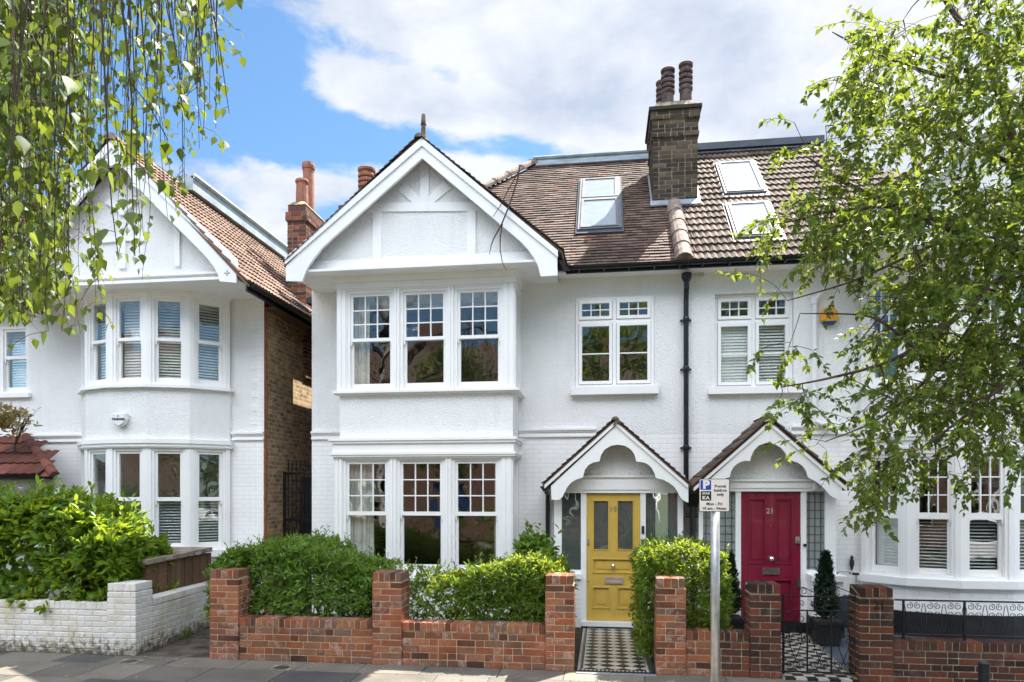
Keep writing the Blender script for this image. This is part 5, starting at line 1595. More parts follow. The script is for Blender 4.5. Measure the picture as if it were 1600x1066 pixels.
M().hexa([(b0.x - .034, b0.y - .004, b0.z - .01), (b0.x + .034, b0.y - .004, b0.z - .01), (b0.x + .034, b0.y + .064, b0.z - .01), (b0.x - .034, b0.y + .064, b0.z - .01), (b0.x - .02, b0.y + .012, b0.z + .006), (b0.x + .02, b0.y + .012, b0.z + .006), (b0.x + .02, b0.y + .05, b0.z + .006), (b0.x - .02, b0.y + .05, b0.z + .006)]).build('cap', BLACK, bl)
M().box(b0.x - .06, b0.x + .06, b0.y - .03, b0.y + .09, -.02, .006).build('base_plate', BLACK, bl)


def cover(label, u, v, T=None):
    p = at(u, v, YG); d = ray(u, v); t = -EYE / d.z; x, y = d.x * t, d.y * t
    c = thing('meter_cover', label, 'utility cover', (x, y, .0), 'water meter covers set in the paving')
    M().box(x - .135, x + .135, y - .11, y + .11, -.03, .006).build('surround', FLAUNCH, c)
    M().lathe([(.088, 0), (.088, .004), (.07, .005), (.068, .003)], (x, y, .006), 20).build('lid', DARKM, c)
    return c


cover('round dark meter lid in a pale square on the paving at the whitewashed corner', 202, 1034.5)
cover('round dark meter lid in a pale square on the paving below the red brick wall', 440, 1044)

# ================================================================== GARDEN CLUTTER
bx1 = -6.15
bs = thing('bin_store', 'weathered brown wooden bin store behind the whitewashed return wall', 'bin store', (bx1 - .4, 9.4, 0))
m = M(); y = 8.6; i = 0
while y < 10.0: m.box(bx1 - .03, bx1 - (i % 2) * .006, y + .004, y + .096, .1, 1.12); y += .1; i += 1
m.box(bx1 - .9, bx1 - .03, 9.95, 10.0, .1, 1.12); m.box(bx1 - .9, bx1 - .87, 8.6, 10, .1, 1.1)
x = bx1 - .9
while x < bx1 - .05: m.box(x + .002, x + .098, 8.58, 8.6, .1, 1.12); x += .1
m.build('side_board', WOOD, bs)
M().hexa([(bx1 - .95, 8.52, 1.10), (bx1 + .04, 8.52, 1.10), (bx1 + .04, 10.06, 1.14), (bx1 - .95, 10.06, 1.14), (bx1 - .95, 8.52, 1.16), (bx1 + .04, 8.52, 1.16), (bx1 + .04, 10.06, 1.21), (bx1 - .95, 10.06, 1.21)]).build('lid', WOODT, bs)
for y in (8.9, 9.6): M().box(bx1 + .04, bx1 + .05, y, y + .14, 1.13, 1.17).build('hinge', GALV, bs)
for y in (8.6, 9.93): M().box(bx1 - .1, bx1 - .035, y + .002, y + .07, 0, .1).build('foot', WOODT, bs)

yh = 10.1; p0 = at(1310, 893, yh); p1 = at(1338, 893, yh)
hc = thing('hose_trolley', 'hose reel trolley with a bent grey handle behind the numbered pier', 'hose reel', ((p0.x + p1.x) / 2, yh, .01))
m = M().tube([(p0.x - .02, yh, p0.z - .04), (p0.x, yh, p0.z), (p1.x - .04, yh, p1.z), (p1.x, yh, p1.z - .05), (p1.x + .005, yh, .25), (p1.x + .005, yh, .03)], .011, 8)
m.tube([(p1.x - .24, yh + .2, .03), (p1.x - .24, yh + .2, .5), (p1.x, yh + .02, .5)], .011, 8); m.build('handle', GALV, hc, smooth=True)
m = M()
for q in range(7):
    cx_ = p1.x - .1; r_ = .19 - .012 * (q % 3)
    m.tube([(cx_ + r_ * math.cos(a * .4), yh + .03 + q * .022, .42 + r_ * math.sin(a * .4)) for a in range(17)], .011, 5)
m.build('hose', BLACKP, hc)
m = M().lathe([(.21, 0), (.21, .01), (.03, .012)], (p1.x - .1, yh + .0, .42), 18, 'y').lathe([(.07, 0), (.07, .04)], (p1.x - .2, yh + .1, .07), 12, 'y'); m.build('reel', DARKM, hc)
m = M().box(p1.x - .05, p1.x + .03, yh - .025, yh + .025, p1.z - .05, p1.z - .02); m.build('clamp', BLACKP, hc)
p = at(1331, 880, YW - .03)
m = M()
m.lathe([(.004, -.12), (.018, -.08), (.034, -.02), (.034, .03), (.02, .07), (.024, .09), (.012, .115), (.003, .12)], p, 10)
m.tube([p + Vector((.0, 0, .1)), p + Vector((.045, -.01, .075))], [.008, .002], 5); m.tube([p + Vector((0, 0, -.08)), p + Vector((-.03, .01, -.17))], [.016, .006], 5)
tag(m.build('wall_ornament', BLACKP, None, None, tuple(p), True), 'small black bird-shaped ornament on the white wall above the hose trolley', 'ornament')

# dead branch caught on the gable
q = lambda x, y, Y=9.84: at(430 + x / 3.5556, 170 + y / 3.5556, Y)
db_ = M().tube([q(1360, 318), q(1345, 400), q(1300, 540, 9.83), q(1255, 650, 9.82), q(1215, 720, 9.82), q(1200, 760, 9.82), q(1190, 810, 9.82)], [.013, .013, .012, .012, .01, .008, .004], 5)
db_.tube([q(1352, 350), q(1300, 440), q(1250, 540), q(1210, 600)], [.01, .008, .007, .004], 5)
db_.tube([q(1262, 640), q(1250, 720, 9.82), q(1250, 790, 9.82), q(1262, 850, 9.82), q(1282, 898, 9.82)], [.01, .01, .008, .006, .003], 5)
tag(db_.build('dead_branch', TWIG, None, None, tuple(q(1290, 560))), 'bare dead branch caught on the right slope of the big white gable', 'branch')

# ================================================================== STREET TREES
def smooth_path(P, n):
    P = [Vector(p) for p in P]; out = []
    for i in range(len(P) - 1):
        a, b, c, d = P[max(i - 1, 0)], P[i], P[i + 1], P[min(i + 2, len(P) - 1)]
        for j in range(n):
            t = j / n
            out.append(.5 * ((2 * b) + (c - a) * t + (2 * a - 5 * b + 4 * c - d) * t * t + (3 * b - a - 3 * c + d) * t ** 3))
    return out + [P[-1]]


def inside_poly(u, v, poly):
    r = False; n = len(poly)
    for i in range(n):
        (a, b), (c, d) = poly[i], poly[(i + 1) % n]
        if (b > v) != (d > v) and u < (c - a) * (v - b) / (d - b) + a: r = not r
    return r


# ---- tree at the right -------------------------------------------------------
tx, ty = 4.35, 6.0
tree = thing('street_tree', 'leafy street tree spreading in front of the curved bay and over the red door house', 'tree', (tx, ty, -.02))
limbs = [
    ([(tx, ty, -.05), (tx - .03, ty, 1.0), (tx - .05, ty + .05, 2.4), (tx - .02, ty + .1, 3.2)], .13, .1),
    ([(tx - .02, ty + .1, 3.2), at_t(1640, 420, 6.2), at_t(1600, 396, 6.1), at_t(1500, 362, 6.0), at_t(1400, 322, 6.1), at_t(1320, 285, 6.2), at_t(1262, 245, 6.3)], .075, .008),
    ([(tx - .02, ty + .1, 3.2), at_t(1680, 380, 6.2), at_t(1610, 300, 6.3), at_t(1545, 95, 6.4), at_t(1490, 20, 6.4), at_t(1440, -60, 6.4)], .07, .012),
    ([(tx - .02, ty + .1, 3.2), (tx + .1, ty, 4.5), at_t(1690, 60, 6.3), at_t(1660, -120, 6.3)], .08, .02),
    ([at_t(1640, 420, 6.2), at_t(1560, 440, 5.7), at_t(1490, 500, 5.5), at_t(1400, 560, 5.5), at_t(1300, 590, 5.6), at_t(1220, 605, 5.6)], .035, .005),
    ([at_t(1430, 545, 5.5), at_t(1380, 505, 5.5), at_t(1340, 492, 5.6), at_t(1250, 490, 5.7)], .016, .004),
    ([at_t(1640, 420, 6.2), at_t(1600, 560, 5.6), at_t(1520, 640, 5.3), at_t(1440, 700, 5.2)], .03, .005),
    ([at_t(1560, 440, 5.7), at_t(1480, 560, 5.9), at_t(1380, 650, 6.0), at_t(1290, 690, 6.0)], .02, .004),
    ([at_t(1560, 140, 6.4), at_t(1440, 110, 6.2), at_t(1340, 70, 6.2), at_t(1300, 50, 6.2)], .022, .004),
    ([at_t(1400, 322, 6.1), at_t(1300, 330, 5.8), at_t(1240, 345, 5.8), at_t(1200, 352, 5.8)], .016, .004),
    ([at_t(1590, 260, 6.3), at_t(1480, 210, 6.6), at_t(1380, 190, 6.7), at_t(1290, 197, 6.7)], .025, .005),
    ([at_t(1500, 362, 6.0), at_t(1420, 400, 5.7), at_t(1330, 440, 5.6), at_t(1230, 470, 5.6)], .018, .004),
]
nodes = []
mt = M(); ml = M()
for i, (P_, r0, r1) in enumerate(limbs):
    sp = smooth_path(P_, 8)
    (mt if i == 0 else ml).tube(sp, [r0 + (r1 - r0) * j / (len(sp) - 1) for j in range(len(sp))], 8 if i < 4 else 6)
    if i: nodes += [(p, r0 + (r1 - r0) * j / (len(sp) - 1)) for j, p in enumerate(sp)]
mt.build('trunk', BARK, tree, smooth=True)
NODE = [Vector(p) for p, _ in nodes]; NR = [max(r, .004) for _, r in nodes]
# where leaf clusters sit: crown outline in the picture, each at its own distance
crown = [(1480, -60), (1470, 10), (1400, 35), (1330, 40), (1250, 20), (1240, 45), (1290, 75), (1255, 105), (1245, 140), (1290, 150), (1215, 180), (1190, 205), (1205, 235), (1270, 250),
         (1240, 290), (1175, 330), (1170, 345), (1210, 370), (1170, 395), (1180, 430), (1230, 445), (1290, 470), (1250, 485), (1285, 500), (1250, 520), (1190, 525), (1185, 545), (1290, 560),
         (1185, 590), (1240, 610), (1175, 640), (1170, 650), (1260, 640), (1290, 660), (1240, 685), (1290, 730), (1330, 770), (1350, 800), (1385, 790), (1400, 740), (1440, 745), (1480, 770), (1510, 745),
         (1520, 700), (1550, 690), (1590, 720), (1640, 700), (1760, 640), (1800, 200), (1750, -100)]
crown = [(u + (32 if u < 1340 and v < 340 else 0), v) for u, v in crown]
def tdens(u, v):
    d = 1.0
    if v < 260: d *= .52 + .42 * max(0, min(1, (u - 1250) / 330)) * (.5 + v / 520)
    if u < 1330: d *= .62
    if u < 1350 and v > 395: d *= .38
    if 1290 < u < 1370 and 395 < v < 640: d *= .3
    if v > 640: d *= .6
    return d
clus = []
while len(clus) < 2080:
    u, v = RND.uniform(1150, 1780), RND.uniform(-90, 810)
    if not inside_poly(u, v, crown) or RND.random() > tdens(u, v): continue
    if math.hypot(u - 1297, v - 494) < 52: continue
    if noise.noise(Vector((u / 75, v / 75, 3.1))) < -.12 and RND.random() < .9: continue
    t = RND.uniform(5.0, 7.4) if u > 1350 else RND.uniform(5.3, 6.8)
    clus.append(at_t(u, v, t))
clus.sort(key=lambda p: min((p - q).length for q in NODE[::4]))
mtw = M()
ARR = np.zeros((40000, 3)); ARR[:len(NODE)] = [tuple(q) for q in NODE]
LP, LD, LN, LS = [], [], [], []
for p in clus:
    dd = ((ARR[:len(NODE)] - np.array(p)) ** 2).sum(1); j = int(dd.argmin())
    a = NODE[j]; L = (p - a).length
    mid = (a + p) / 2 + Vector((RND.gauss(0, .06), RND.gauss(0, .06), RND.uniform(0, .1))) * min(1, L)
    r = min(NR[j] * .75, .010)
    sp = smooth_path([a, mid, p], 3)
    mtw.tube(sp, [r + (.003 - r) * i / (len(sp) - 1) for i in range(len(sp))], 4, cap=False)
    for i, q_ in enumerate(sp[1:]): ARR[len(NODE)] = q_; NODE.append(q_); NR.append(max(.003, r * .8))
    # the leafy shoot
    d = (p - a); d = d.normalized() if L > 1e-4 else Vector((-1, 0, 0))
    d = (d + Vector((RND.gauss(-.25, .45), RND.gauss(0, .45), RND.gauss(-.35, .4)))).normalized()
    ln = RND.uniform(.18, .42); cur = p.copy(); k = RND.randint(9, 15); pts = [cur.copy()]
    for i in range(k):
        d = (d + Vector((0, 0, -.05))).normalized(); cur = cur + d * (ln / k); pts.append(cur.copy())
        for _ in range(2 if RND.random() < .6 else 1):
            side = Vector((RND.gauss(0, 1), RND.gauss(0, 1), RND.gauss(-.1, .7))).normalized()
            ld = (d * .5 + side * .8 + Vector((0, 0, -.35))).normalized()
            LP.append(cur + ld * .012); LD.append(ld); LN.append(Vector((RND.gauss(0, .55), RND.gauss(0, .55), 1)) ); LS.append(RND.uniform(.042, .074))
    mtw.tube(pts[::3] + [pts[-1]], .0022, 3, cap=False)
ml.build('limb', BARK, tree, smooth=True); mtw.build('twig', TWIG, tree)
leaves('crown', LP, LD, LN, LS, (BIRCH[0] * np.array([.82, 1, 1]), BIRCH[1]), L_TREE, tree)

# ---- weeping birch at the left ------------------------------------------------
bx_, by_ = -5.3, 4.9
bt = thing('birch_tree', 'weeping birch hanging its leafy twigs in front of the left house gable', 'tree', (bx_, by_, -.02))
M().tube(smooth_path([(bx_, by_, -.05), (bx_ + .04, by_, 1.5), (bx_ - .03, by_, 3.2), (bx_ + .05, by_ - .05, 5.0), (bx_ + .1, by_ - .1, 7.2)], 6), [.15 - .0045 * i for i in range(25)], 12).build('trunk', BIRCHB, bt, smooth=True)
lim = [[(bx_ + .05, by_, 4.6), (-4.3, 4.6, 5.75), (-3.2, 4.2, 6.1), (-2.2, 3.9, 5.9), (-1.75, 3.7, 5.7)],
       [(bx_ + .02, by_, 4.2), (-4.2, 3.9, 5.2), (-3.2, 3.2, 5.3), (-2.1, 2.8, 4.9)],
       [(bx_ + .04, by_, 5.0), (-4.6, 5.2, 6.4), (-3.6, 5.3, 7.0), (-2.6, 5.2, 6.9)],
       [(bx_, by_, 3.9), (-4.4, 3.2, 4.7), (-3.2, 2.3, 4.7), (-1.9, 2.0, 4.2)],
       [(bx_ + .05, by_, 4.4), (-6.2, 4.7, 5.6), (-7.2, 4.3, 6.0), (-7.9, 4.1, 5.7)],
       [(bx_ + .05, by_, 5.4), (-5.9, 5.7, 6.6), (-6.5, 6.3, 7.1), (-6.9, 6.7, 6.9)],
       [(bx_ + .08, by_, 5.8), (-4.7, 5.3, 7.0), (-4.0, 5.6, 7.9), (-3.5, 5.8, 8.0)],
       [(bx_ + .08, by_, 6.2), (-5.8, 4.4, 7.4), (-6.3, 3.9, 8.2), (-6.6, 3.6, 8.1)],
       [(bx_ + .1, by_ - .1, 7.0), (bx_, by_, 8.2), (bx_ + .15, by_, 9.3)]]
ml = M(); BN = []
for L_ in lim:
    sp = smooth_path(L_, 10); ml.tube(sp, [.05 - .043 * j / (len(sp) - 1) for j in range(len(sp))], 7); BN += sp
ml.build('limb', TWIG, bt, smooth=True)
env = interp([(-60, 520), (0, 505), (40, 520), (75, 470), (100, 535), (130, 400), (165, 300), (190, 330), (212, 475), (235, 400), (258, 470), (275, 300), (300, 270), (322, 200), (345, 90), (352, 60)])
BA = np.array([tuple(p) for p in BN])
mtw = M(); LP, LD, LN, LS = [], [], [], []
CP_ = []


def strand(u, t, vend, sz, dense):
    ztop = EYE + t * (VH + RND.uniform(60, 140)) / FPX
    top = at_t(u, 0, t); top.z = ztop
    hang(top, EYE + t * (VH - vend) / FPX, sz, dense)


def hang(top, zend, sz, dense):
    ztop = top.z
    j = int((((BA - np.array(top)) ** 2) * np.array([1, 1, .35])).sum(1).argmin()); a = BN[j]
    P_ = [a, (a + top) / 2 + Vector((0, 0, .08))]
    n = max(4, int((ztop - zend) / .12)); x, y = top.x, top.y; sx = RND.gauss(0, .006); sy = RND.gauss(0, .006)
    for i in range(n + 1):
        P_.append(Vector((x, y, ztop + (zend - ztop) * i / n)))
        sx = sx * .75 + RND.gauss(0, .006); sy = sy * .75 + RND.gauss(0, .006); x += sx; y += sy
    mtw.tube(P_, [.006] * 2 + [.0042 - .0028 * i / n for i in range(n + 1)], 4, cap=False)
    step = .034 / dense
    for i in range(2, len(P_) - 1):
        A, B = P_[i], P_[i + 1]; L_ = (B - A).length; k = max(1, int(L_ / step))
        for q in range(k):
            p = A.lerp(B, (q + RND.random()) / k)
            ang = RND.uniform(0, 2 * math.pi); out = Vector((math.cos(ang), math.sin(ang), RND.uniform(-.5, .1)))
            if RND.random() < .16:       # a short side twig with a few leaves
                e = p + out * RND.uniform(.05, .14) + Vector((0, 0, -RND.uniform(.03, .1)))
                mtw.tube([p, (p + e) / 2 + Vector((0, 0, .015)), e], .0016, 3, cap=False); pts = [p.lerp(e, .5), e, e]
            elif RND.random() < .05:     # catkin
                CP_.append(p); continue
            else: pts = [p]
            for pp__ in pts:
                ang2 = RND.uniform(0, 2 * math.pi); o2 = Vector((math.cos(ang2), math.sin(ang2), 0))
                b = pp__ + o2 * RND.uniform(.012, .03)
                mtw.tube([pp__, b], .0009, 3, cap=False)
                LP.append(b); LD.append(o2 * .35 + Vector((RND.gauss(0, .25), RND.gauss(0, .25), -1))); LN.append(o2 * 1.0 + Vector((RND.gauss(0, .4), RND.gauss(0, .4), .3))); LS.append(RND.uniform(.45, 1.2) * sz)


ns = 0
while ns < 200:
    u = RND.uniform(-70, 345)
    if RND.random() > (1.0 if u < 110 else .58 if u < 270 else .5): continue
    t = RND.choice((RND.uniform(2.5, 3.4), RND.uniform(3.2, 5.0), RND.uniform(3.2, 5.0)))
    vend = env(u) * (1 - abs(RND.gauss(0, .28)))
    if RND.random() < .35: vend = env(u) - RND.uniform(0, 25)
    if u > 125: vend = 30 + (env(u) - 30) * RND.random() ** (.75 if u < 200 else .6)
    strand(u, t, vend, .056, RND.uniform(.55, .95) if u < 150 else RND.uniform(.42, .7)); ns += 1
for u, v, t in ((150, 400, 1.75), (185, 395, 1.9), (60, 250, 1.8), (80, 170, 1.7), (40, 150, 1.9), (15, 380, 2.0), (100, 460, 2.0), (215, 130, 2.0), (330, 78, 2.1), (270, 30, 2.0)):
    strand(u + RND.uniform(-4, 4), t, v, .052, .16)
for p in CP_: mtw.tube([p, p + Vector((RND.gauss(0, .004), RND.gauss(0, .004), -.012)), p + Vector((0, 0, -.035))], [.0015, .0035, .0015], 4)
# the rest of the crown, above and beside the camera's view
ex = 0
while ex < 210:
    a = RND.choice(BN); top = Vector((a.x + RND.gauss(0, .35), a.y + RND.gauss(0, .35), a.z + RND.uniform(-.1, .3)))
    zend = top.z - RND.uniform(.7, 2.0)
    ahead = -top.x * SN + top.y * CS; side = (top.x * CS + top.y * SN) / max(ahead, .1)
    if side > -.82 and ahead > .3: zend = max(zend, EYE + ahead * .76)
    if top.z - zend < .3: continue
    hang(top, zend, .06, .5); ex += 1
mtw.build('twig', TWIG, bt)
leaves('crown', LP, LD, LN, LS, BIRCH, L_BIRCH, bt)

# ================================================================== OPPOSITE SIDE OF THE STREET (seen only in the window glass)
YO = -8.2
oh = thing('terraced_house', 'red brick house with a brown tiled roof directly across the road, seen in window reflections', 'house', (0, YO, 0))
m = M().walls(-4, 4, 0, 5.6, YO - .3, YO, [(-3.0, -.6, .8, 2.6), (-3.0, -.6, 3.5, 5.2), (1.2, 2.4, 3.5, 5.0), (1.2, 2.3, .1, 2.3)]); m.build('wall', FARBR, oh); M().box(-4, 4, YO - 7, YO - 6.8, 0, 5.6).build('rear_wall', FARBR, oh)
m = M().prism([(-4.2, 0), (4.2, 0), (4.2, 0), (-4.2, 0)], 0, 0) if False else M()
m.hexa([(-4.0, YO + .35, 5.5), (4.0, YO + .35, 5.5), (4.0, YO - 3.6, 9.2), (-4.0, YO - 3.6, 9.2), (-4.0, YO + .35, 5.6), (4.0, YO + .35, 5.6), (4.0, YO - 3.6, 9.3), (-4.0, YO - 3.6, 9.3)])
m.hexa([(-4.0, YO - 7.5, 5.5), (-4.0, YO - 3.6, 9.2), (4.0, YO - 3.6, 9.2), (4.0, YO - 7.5, 5.5), (-4.0, YO - 7.5, 5.6), (-4.0, YO - 3.6, 9.3), (4.0, YO - 3.6, 9.3), (4.0, YO - 7.5, 5.6)])
m.build('roof', FARRF, oh)
for a, b, c, d in ((-3.0, -.6, .8, 2.6), (-3.0, -.6, 3.5, 5.2), (1.2, 2.4, 3.5, 5.0)):
    m = M().ring(a, b, c, d, .08, YO - .15, YO - .05); n = 3 if b - a > 2 else 2
    for i in range(1, n): xx = a + (b - a) * i / n; m.box(xx - .05, xx + .05, YO - .15, YO - .05, c + .08, d - .08)
    m.build('window', TRIM, oh)
M().box(1.2, 2.3, YO - .2, YO - .15, .1, 2.3).build('door', BLUEP, oh)
M().box(-.35, .35, YO - 4, YO - 3.2, 8.6, 10.2).build('chimney', FARBR, oh)
bl_ = ['red brick house across the road, the one facing the left house in window reflections', 'red brick house across the road, the one facing the red door in window reflections', 'red brick house across the road, rightmost in window reflections', 'red brick house across the road, leftmost but one in window reflections', 'red brick house across the road, leftmost in window reflections']
for i, x in enumerate((-8.3, 8.3, 16.6, -16.6, -24.9)):
    c = copy_tree(oh); c.location.x = x; c['label'] = bl_[i]; c['group'] = 'terraced houses across the road'
oh['group'] = 'terraced houses across the road'


def round_tree(label, x, y, h, r, n):
    t = thing('roadside_tree', label, 'tree', (x, y, -.02), 'trees across the road')
    M().tube([(x, y, -.02), (x + .05, y, h * .4), (x, y, h * .8)], [.16, .12, .05], 8).build('trunk', BARK, t)
    P_, N_ = [], []
    while len(P_) < n:
        v = Vector((RND.gauss(0, 1), RND.gauss(0, 1), RND.gauss(0, 1))).normalized(); q = RND.uniform(.5, 1) ** .5
        q *= 1 + .3 * noise.noise(v * 2.2)
        P_.append(Vector((x, y, h * .68)) + Vector((v.x * r * q, v.y * r * q, v.z * h * .32 * q))); N_.append(v)
    leaves('crown', *sprigs(P_, N_, 5, .17, .9, .2), KITE, L_TREE, t)


round_tree('leafy tree across the road reflected in the right hand bay sash', 3.6, -2.6, 8.6, 1.9, 1300)
round_tree('leafy tree across the road reflected beside the left hand bay sash', -5.3, -2.7, 7.2, 1.7, 1100)
src = [o for o in bpy.data.objects if o.name.startswith('roadside_tree')]
for i, (o, x, y, s_) in enumerate(((src[0], -10.8, -2.8, .9), (src[1], 9.6, -2.6, 1.05), (src[1], .4, -3.1, 1.22), (src[0], 15.0, -2.8, .8))):
    c = copy_tree(o); c.location.x = x; c.location.y = y; c.scale = (s_,) * 3
    c['label'] = 'leafy tree across the road ' + ('opposite the round bow of the left house', 'opposite the curved bay with the iron railing', 'opposite the yellow door, the tallest', 'at the far right hand end of the row')[i]
hedge('hedge', 'clipped hedge in the front gardens across the road', 'hedge', 900, 6, .2, (-14, 16, -5.0, -4.3), lambda x: 1.3 + .15 * math.sin(x * 1.3), L_HEDGE, nst=20)

# a white car parked across the road, mirrored in the curved bay's sashes
car = thing('parked_car', 'white car parked across the road, mirrored in the curved bay window', 'car', (11.0, -.7, -.13))
cx = 11.0
low = [(-2.1, .3), (-2.12, .62), (-1.95, .82), (-1.1, .92), (.9, .95), (1.9, .86), (2.1, .7), (2.1, .3)]
cab = [(-1.25, .9), (-.55, 1.40), (.55, 1.43), (1.25, 1.25), (1.7, .92)]
sh_ = lambda P: [(cx + a, b - .13) for a, b in P]
m = M().prism(sh_(low), -1.55, .15); m.build('body', WHITEP, car, bevel=.06)
M().prism(sh_(cab), -1.42, .02).build('cabin', WHITEP, car, bevel=.06)
m = M()
for a, b in ((-.95, -.05), (.05, 1.2)): m.prism(sh_([(a if a > 0 else a - .05, .95), (a + .3 if a < 0 else a, 1.33), (b, 1.33), (b + .1 if a > 0 else b, .95)]), .021, .03)
m.build('side_window', BLACK, car)
for a in (-1.35, 1.3):
    for yy in (-1.5, .03):
        wv = M().lathe([(.31, 0), (.32, .03), (.32, .12), (.3, .15)], (cx + a, yy, .19), 18, 'y').build('wheel', BLACKP, car)
        M().lathe([(.2, 0), (.19, .012)], (cx + a, yy + .15, .19), 14, 'y').build('rim', GALV, wv)
for yy in (-1.3, -.2): M().box(cx - 2.14, cx - 2.09, yy, yy + .25, .52, .62).build('headlight', CHROME, car)


# ================================================================== SKY, SUN, CAMERA
SUN_AZ, SUN_EL = math.radians(38), math.radians(58.8)
w = bpy.data.worlds.new('sky'); scene.world = w; w.use_nodes = True
nt = w.node_tree; nt.nodes.clear()
out = nt.nodes.new('ShaderNodeOutputWorld'); bgn = nt.nodes.new('ShaderNodeBackground')
sky = nt.nodes.new('ShaderNodeTexSky'); sky.sky_type = 'NISHITA'; sky.sun_disc = False
sky.sun_elevation = SUN_EL; sky.sun_rotation = SUN_AZ; sky.air_density = 1.0; sky.dust_density = .35; sky.ozone_density = 2.2
tc = nt.nodes.new('ShaderNodeTexCoord'); gen = tc.outputs['Generated']


def mth(op, a, b=None, c=None, clamp=False):
    n = nt.nodes.new('ShaderNodeMath'); n.operation = op; n.use_clamp = clamp
    for i, v in enumerate((a, b, c)):
        if v is None: continue
        if isinstance(v, (int, float)): n.inputs[i].default_value = v
        else: nt.links.new(v, n.inputs[i])
    return n.outputs[0]


nrm = nt.nodes.new('ShaderNodeVectorMath'); nrm.operation = 'NORMALIZE'; nt.links.new(gen, nrm.inputs[0])
sp = nt.nodes.new('ShaderNodeSeparateXYZ'); nt.links.new(nrm.outputs[0], sp.inputs[0])
az = mth('ARCTAN2', sp.outputs[0], sp.outputs[1]); el = mth('ARCSINE', sp.outputs[2])
# clouds drift in bands: noise on a flattened dome so that they foreshorten towards the horizon
pz = mth('MAXIMUM', sp.outputs[2], .03)
dv = nt.nodes.new('ShaderNodeVectorMath'); dv.operation = 'MULTIPLY'; dv.inputs[1].default_value = (1, 1, 2.0); nt.links.new(nrm.outputs[0], dv.inputs[0])
def nz(scale, detail, rough, off=(0, 0, 0), dist=.0):
    mp = nt.nodes.new('ShaderNodeMapping'); mp.inputs['Location'].default_value = off; nt.links.new(dv.outputs[0], mp.inputs[0])
    n = nt.nodes.new('ShaderNodeTexNoise'); n.inputs['Scale'].default_value = scale; n.inputs['Detail'].default_value = detail; n.inputs['Roughness'].default_value = rough; n.inputs['Distortion'].default_value = dist
    nt.links.new(mp.outputs[0], n.inputs['Vector']); return n.outputs[0]
nA = nz(3.2, 9, .58, (3.1, .4, 1.7), .25); nB = nz(9, 8, .6, (7.7, 2.2, 5.1), .3)
def azel(u, v): d = ray(u, v).normalized(); return math.atan2(d.x, d.y), math.asin(d.z)
tot = None
for u, v, ru, rv, wt in ((600, 20, 130, 50, .75), (850, 50, 330, 100, .95), (1010, 150, 280, 110, .85), (1200, 190, 130, 140, .68), (550, 130, 90, 42, .85), (640, 165, 110, 45, .6), (880, 190, 260, 36, .4),
                         (430, 285, 130, 45, .95), (745, 272, 80, 40, .95), (540, 285, 70, 36, .7), (420, 365, 100, 42, .85), (1450, 240, 250, 260, .8), (1000, -80, 420, 60, .5), (1225, 50, 60, 45, -.6), (590, 85, 60, 20, -.5), (700, 118, 50, 22, -.4), (430, 90, 110, 130, -.55), (780, 236, 210, 26, -.55), (590, 205, 90, 26, -.3), (1110, 45, 50, 26, -.3), (560, 60, 70, 18, -.35)):
    a0, e0 = azel(u, v); a1, _ = azel(u + ru, v); _, e1 = azel(u, v - rv)
    qa = mth('DIVIDE', mth('SUBTRACT', az, a0), abs(a1 - a0)); qe = mth('DIVIDE', mth('SUBTRACT', el, e0), abs(e1 - e0))
    g = mth('MULTIPLY', mth('POWER', 2.718, mth('MULTIPLY', mth('ADD', mth('MULTIPLY', qa, qa), mth('MULTIPLY', qe, qe)), -1.0)), wt)
    tot = g if tot is None else mth('ADD', tot, g)
# broken cloud over the rest of the sky, thickest high up; its unseen back half is brightened below
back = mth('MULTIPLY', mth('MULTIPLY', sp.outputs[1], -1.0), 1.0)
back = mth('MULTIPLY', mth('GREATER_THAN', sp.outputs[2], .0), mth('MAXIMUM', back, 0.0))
hi = nt.nodes.new('ShaderNodeMapRange'); nt.links.new(el, hi.inputs[0]); hi.inputs[1].default_value = .36; hi.inputs[2].default_value = .62; hi.inputs[3].default_value = 0; hi.inputs[4].default_value = 1
rest = mth('MULTIPLY', hi.outputs[0], .75)
tot = mth('ADD', tot, rest)
cov = mth('ADD', tot, mth('MULTIPLY', mth('SUBTRACT', nA, .5), 2.3)); cov = mth('ADD', cov, mth('MULTIPLY', mth('SUBTRACT', nB, .5), 1.9))
mr = nt.nodes.new('ShaderNodeMapRange'); mr.interpolation_type = 'SMOOTHSTEP'; nt.links.new(cov, mr.inputs[0])
for i, v in enumerate((.31, .90, 0, 1)): mr.inputs[i + 1].default_value = v
mask = mth('MULTIPLY', mr.outputs[0], .95)
shade = nz(5.5, 6, .55, (1.2, 8.3, 3.0), .2)
for u, v, ru, rv, wt in ((930, 150, 230, 48, .17), (1160, 175, 120, 70, .13), (700, 185, 130, 30, .10), (440, 300, 110, 26, .08)):      # grey undersides of the big clouds
    a0, e0 = azel(u, v); a1, _ = azel(u + ru, v); _, e1 = azel(u, v - rv)
    qa = mth('DIVIDE', mth('SUBTRACT', az, a0), abs(a1 - a0)); qe = mth('DIVIDE', mth('SUBTRACT', el, e0), abs(e1 - e0))
    shade = mth('SUBTRACT', shade, mth('MULTIPLY', mth('POWER', 2.718, mth('MULTIPLY', mth('ADD', mth('MULTIPLY', qa, qa), mth('MULTIPLY', qe, qe)), -1.0)), wt))
cr = nt.nodes.new('ShaderNodeValToRGB'); nt.links.new(shade, cr.inputs[0])
e = cr.color_ramp.elements; e[0].position = .30; e[0].color = (.58, .655, .80, 1); e[1].position = .56; e[1].color = (.925, .95, .995, 1)
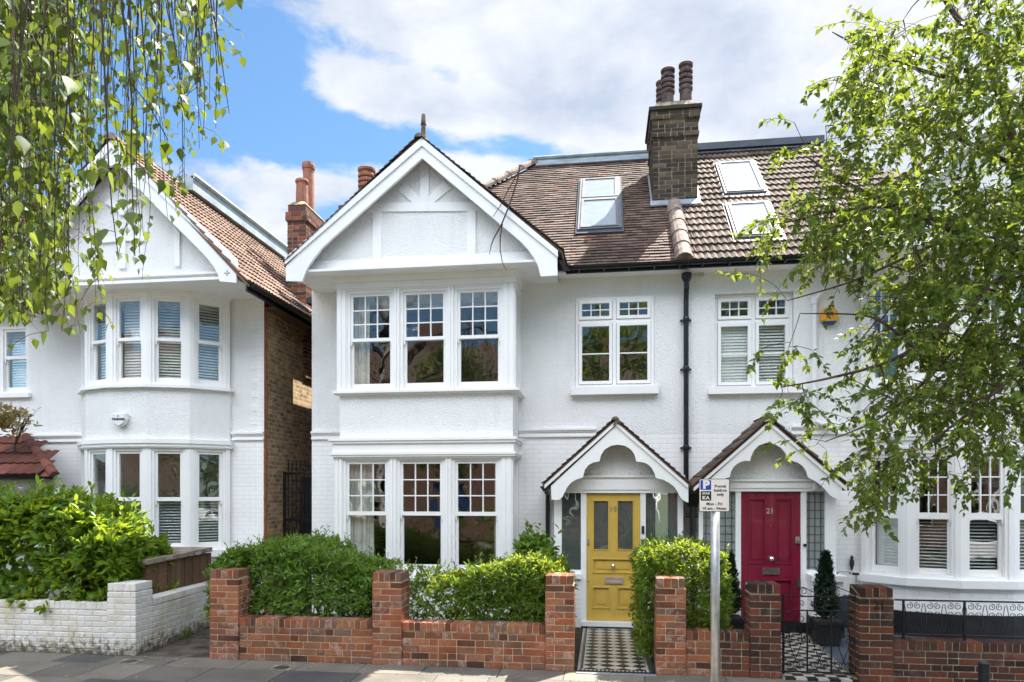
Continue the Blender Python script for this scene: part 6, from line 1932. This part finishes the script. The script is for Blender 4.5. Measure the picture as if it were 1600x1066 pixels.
CLOUD = 4.5
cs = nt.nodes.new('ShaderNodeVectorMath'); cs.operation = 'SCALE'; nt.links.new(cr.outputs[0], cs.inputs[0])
# unseen clouds behind the camera, brightness added there to light the facades
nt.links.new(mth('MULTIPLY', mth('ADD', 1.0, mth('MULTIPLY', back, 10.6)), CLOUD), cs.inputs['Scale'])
tint = nt.nodes.new('ShaderNodeMix'); tint.data_type = 'RGBA'; tint.blend_type = 'MULTIPLY'; tint.inputs[0].default_value = 1
nt.links.new(sky.outputs[0], tint.inputs[6]); tint.inputs[7].default_value = (.68, .86, .92, 1)
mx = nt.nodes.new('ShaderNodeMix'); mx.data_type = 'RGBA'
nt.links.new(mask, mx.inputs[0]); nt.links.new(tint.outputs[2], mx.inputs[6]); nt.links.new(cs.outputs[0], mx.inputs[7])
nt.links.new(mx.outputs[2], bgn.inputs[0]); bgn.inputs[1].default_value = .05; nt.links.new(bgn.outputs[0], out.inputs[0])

sd = bpy.data.lights.new('sun', 'SUN'); sd.energy = 3.6; sd.angle = math.radians(.55); sd.color = (1, .95, .86)
so_ = bpy.data.objects.new('sun', sd); COL.objects.link(so_)
Ls = Vector((math.sin(SUN_AZ) * math.cos(SUN_EL), math.cos(SUN_AZ) * math.cos(SUN_EL), math.sin(SUN_EL)))
so_.rotation_euler = Ls.to_track_quat('Z', 'Y').to_euler(); so_.location = Ls * 30

cd = bpy.data.cameras.new('camera'); cam = bpy.data.objects.new('camera', cd); COL.objects.link(cam)
cd.sensor_width = 36; cd.lens = 36 * FPX / 1600; cd.shift_y = (VH - 533) / 1600; cd.clip_start = .05; cd.clip_end = 2000
cam.location = (0, 0, EYE); cam.rotation_euler = (math.radians(90), 0, TH)
scene.camera = cam
scene.view_settings.view_transform = 'Standard'; scene.view_settings.look = 'None'; scene.view_settings.exposure = 2.25; scene.view_settings.gamma = 1
scene.render.engine = 'CYCLES'
scene.cycles.max_bounces = 10; scene.cycles.diffuse_bounces = 5; scene.cycles.transparent_max_bounces = 24
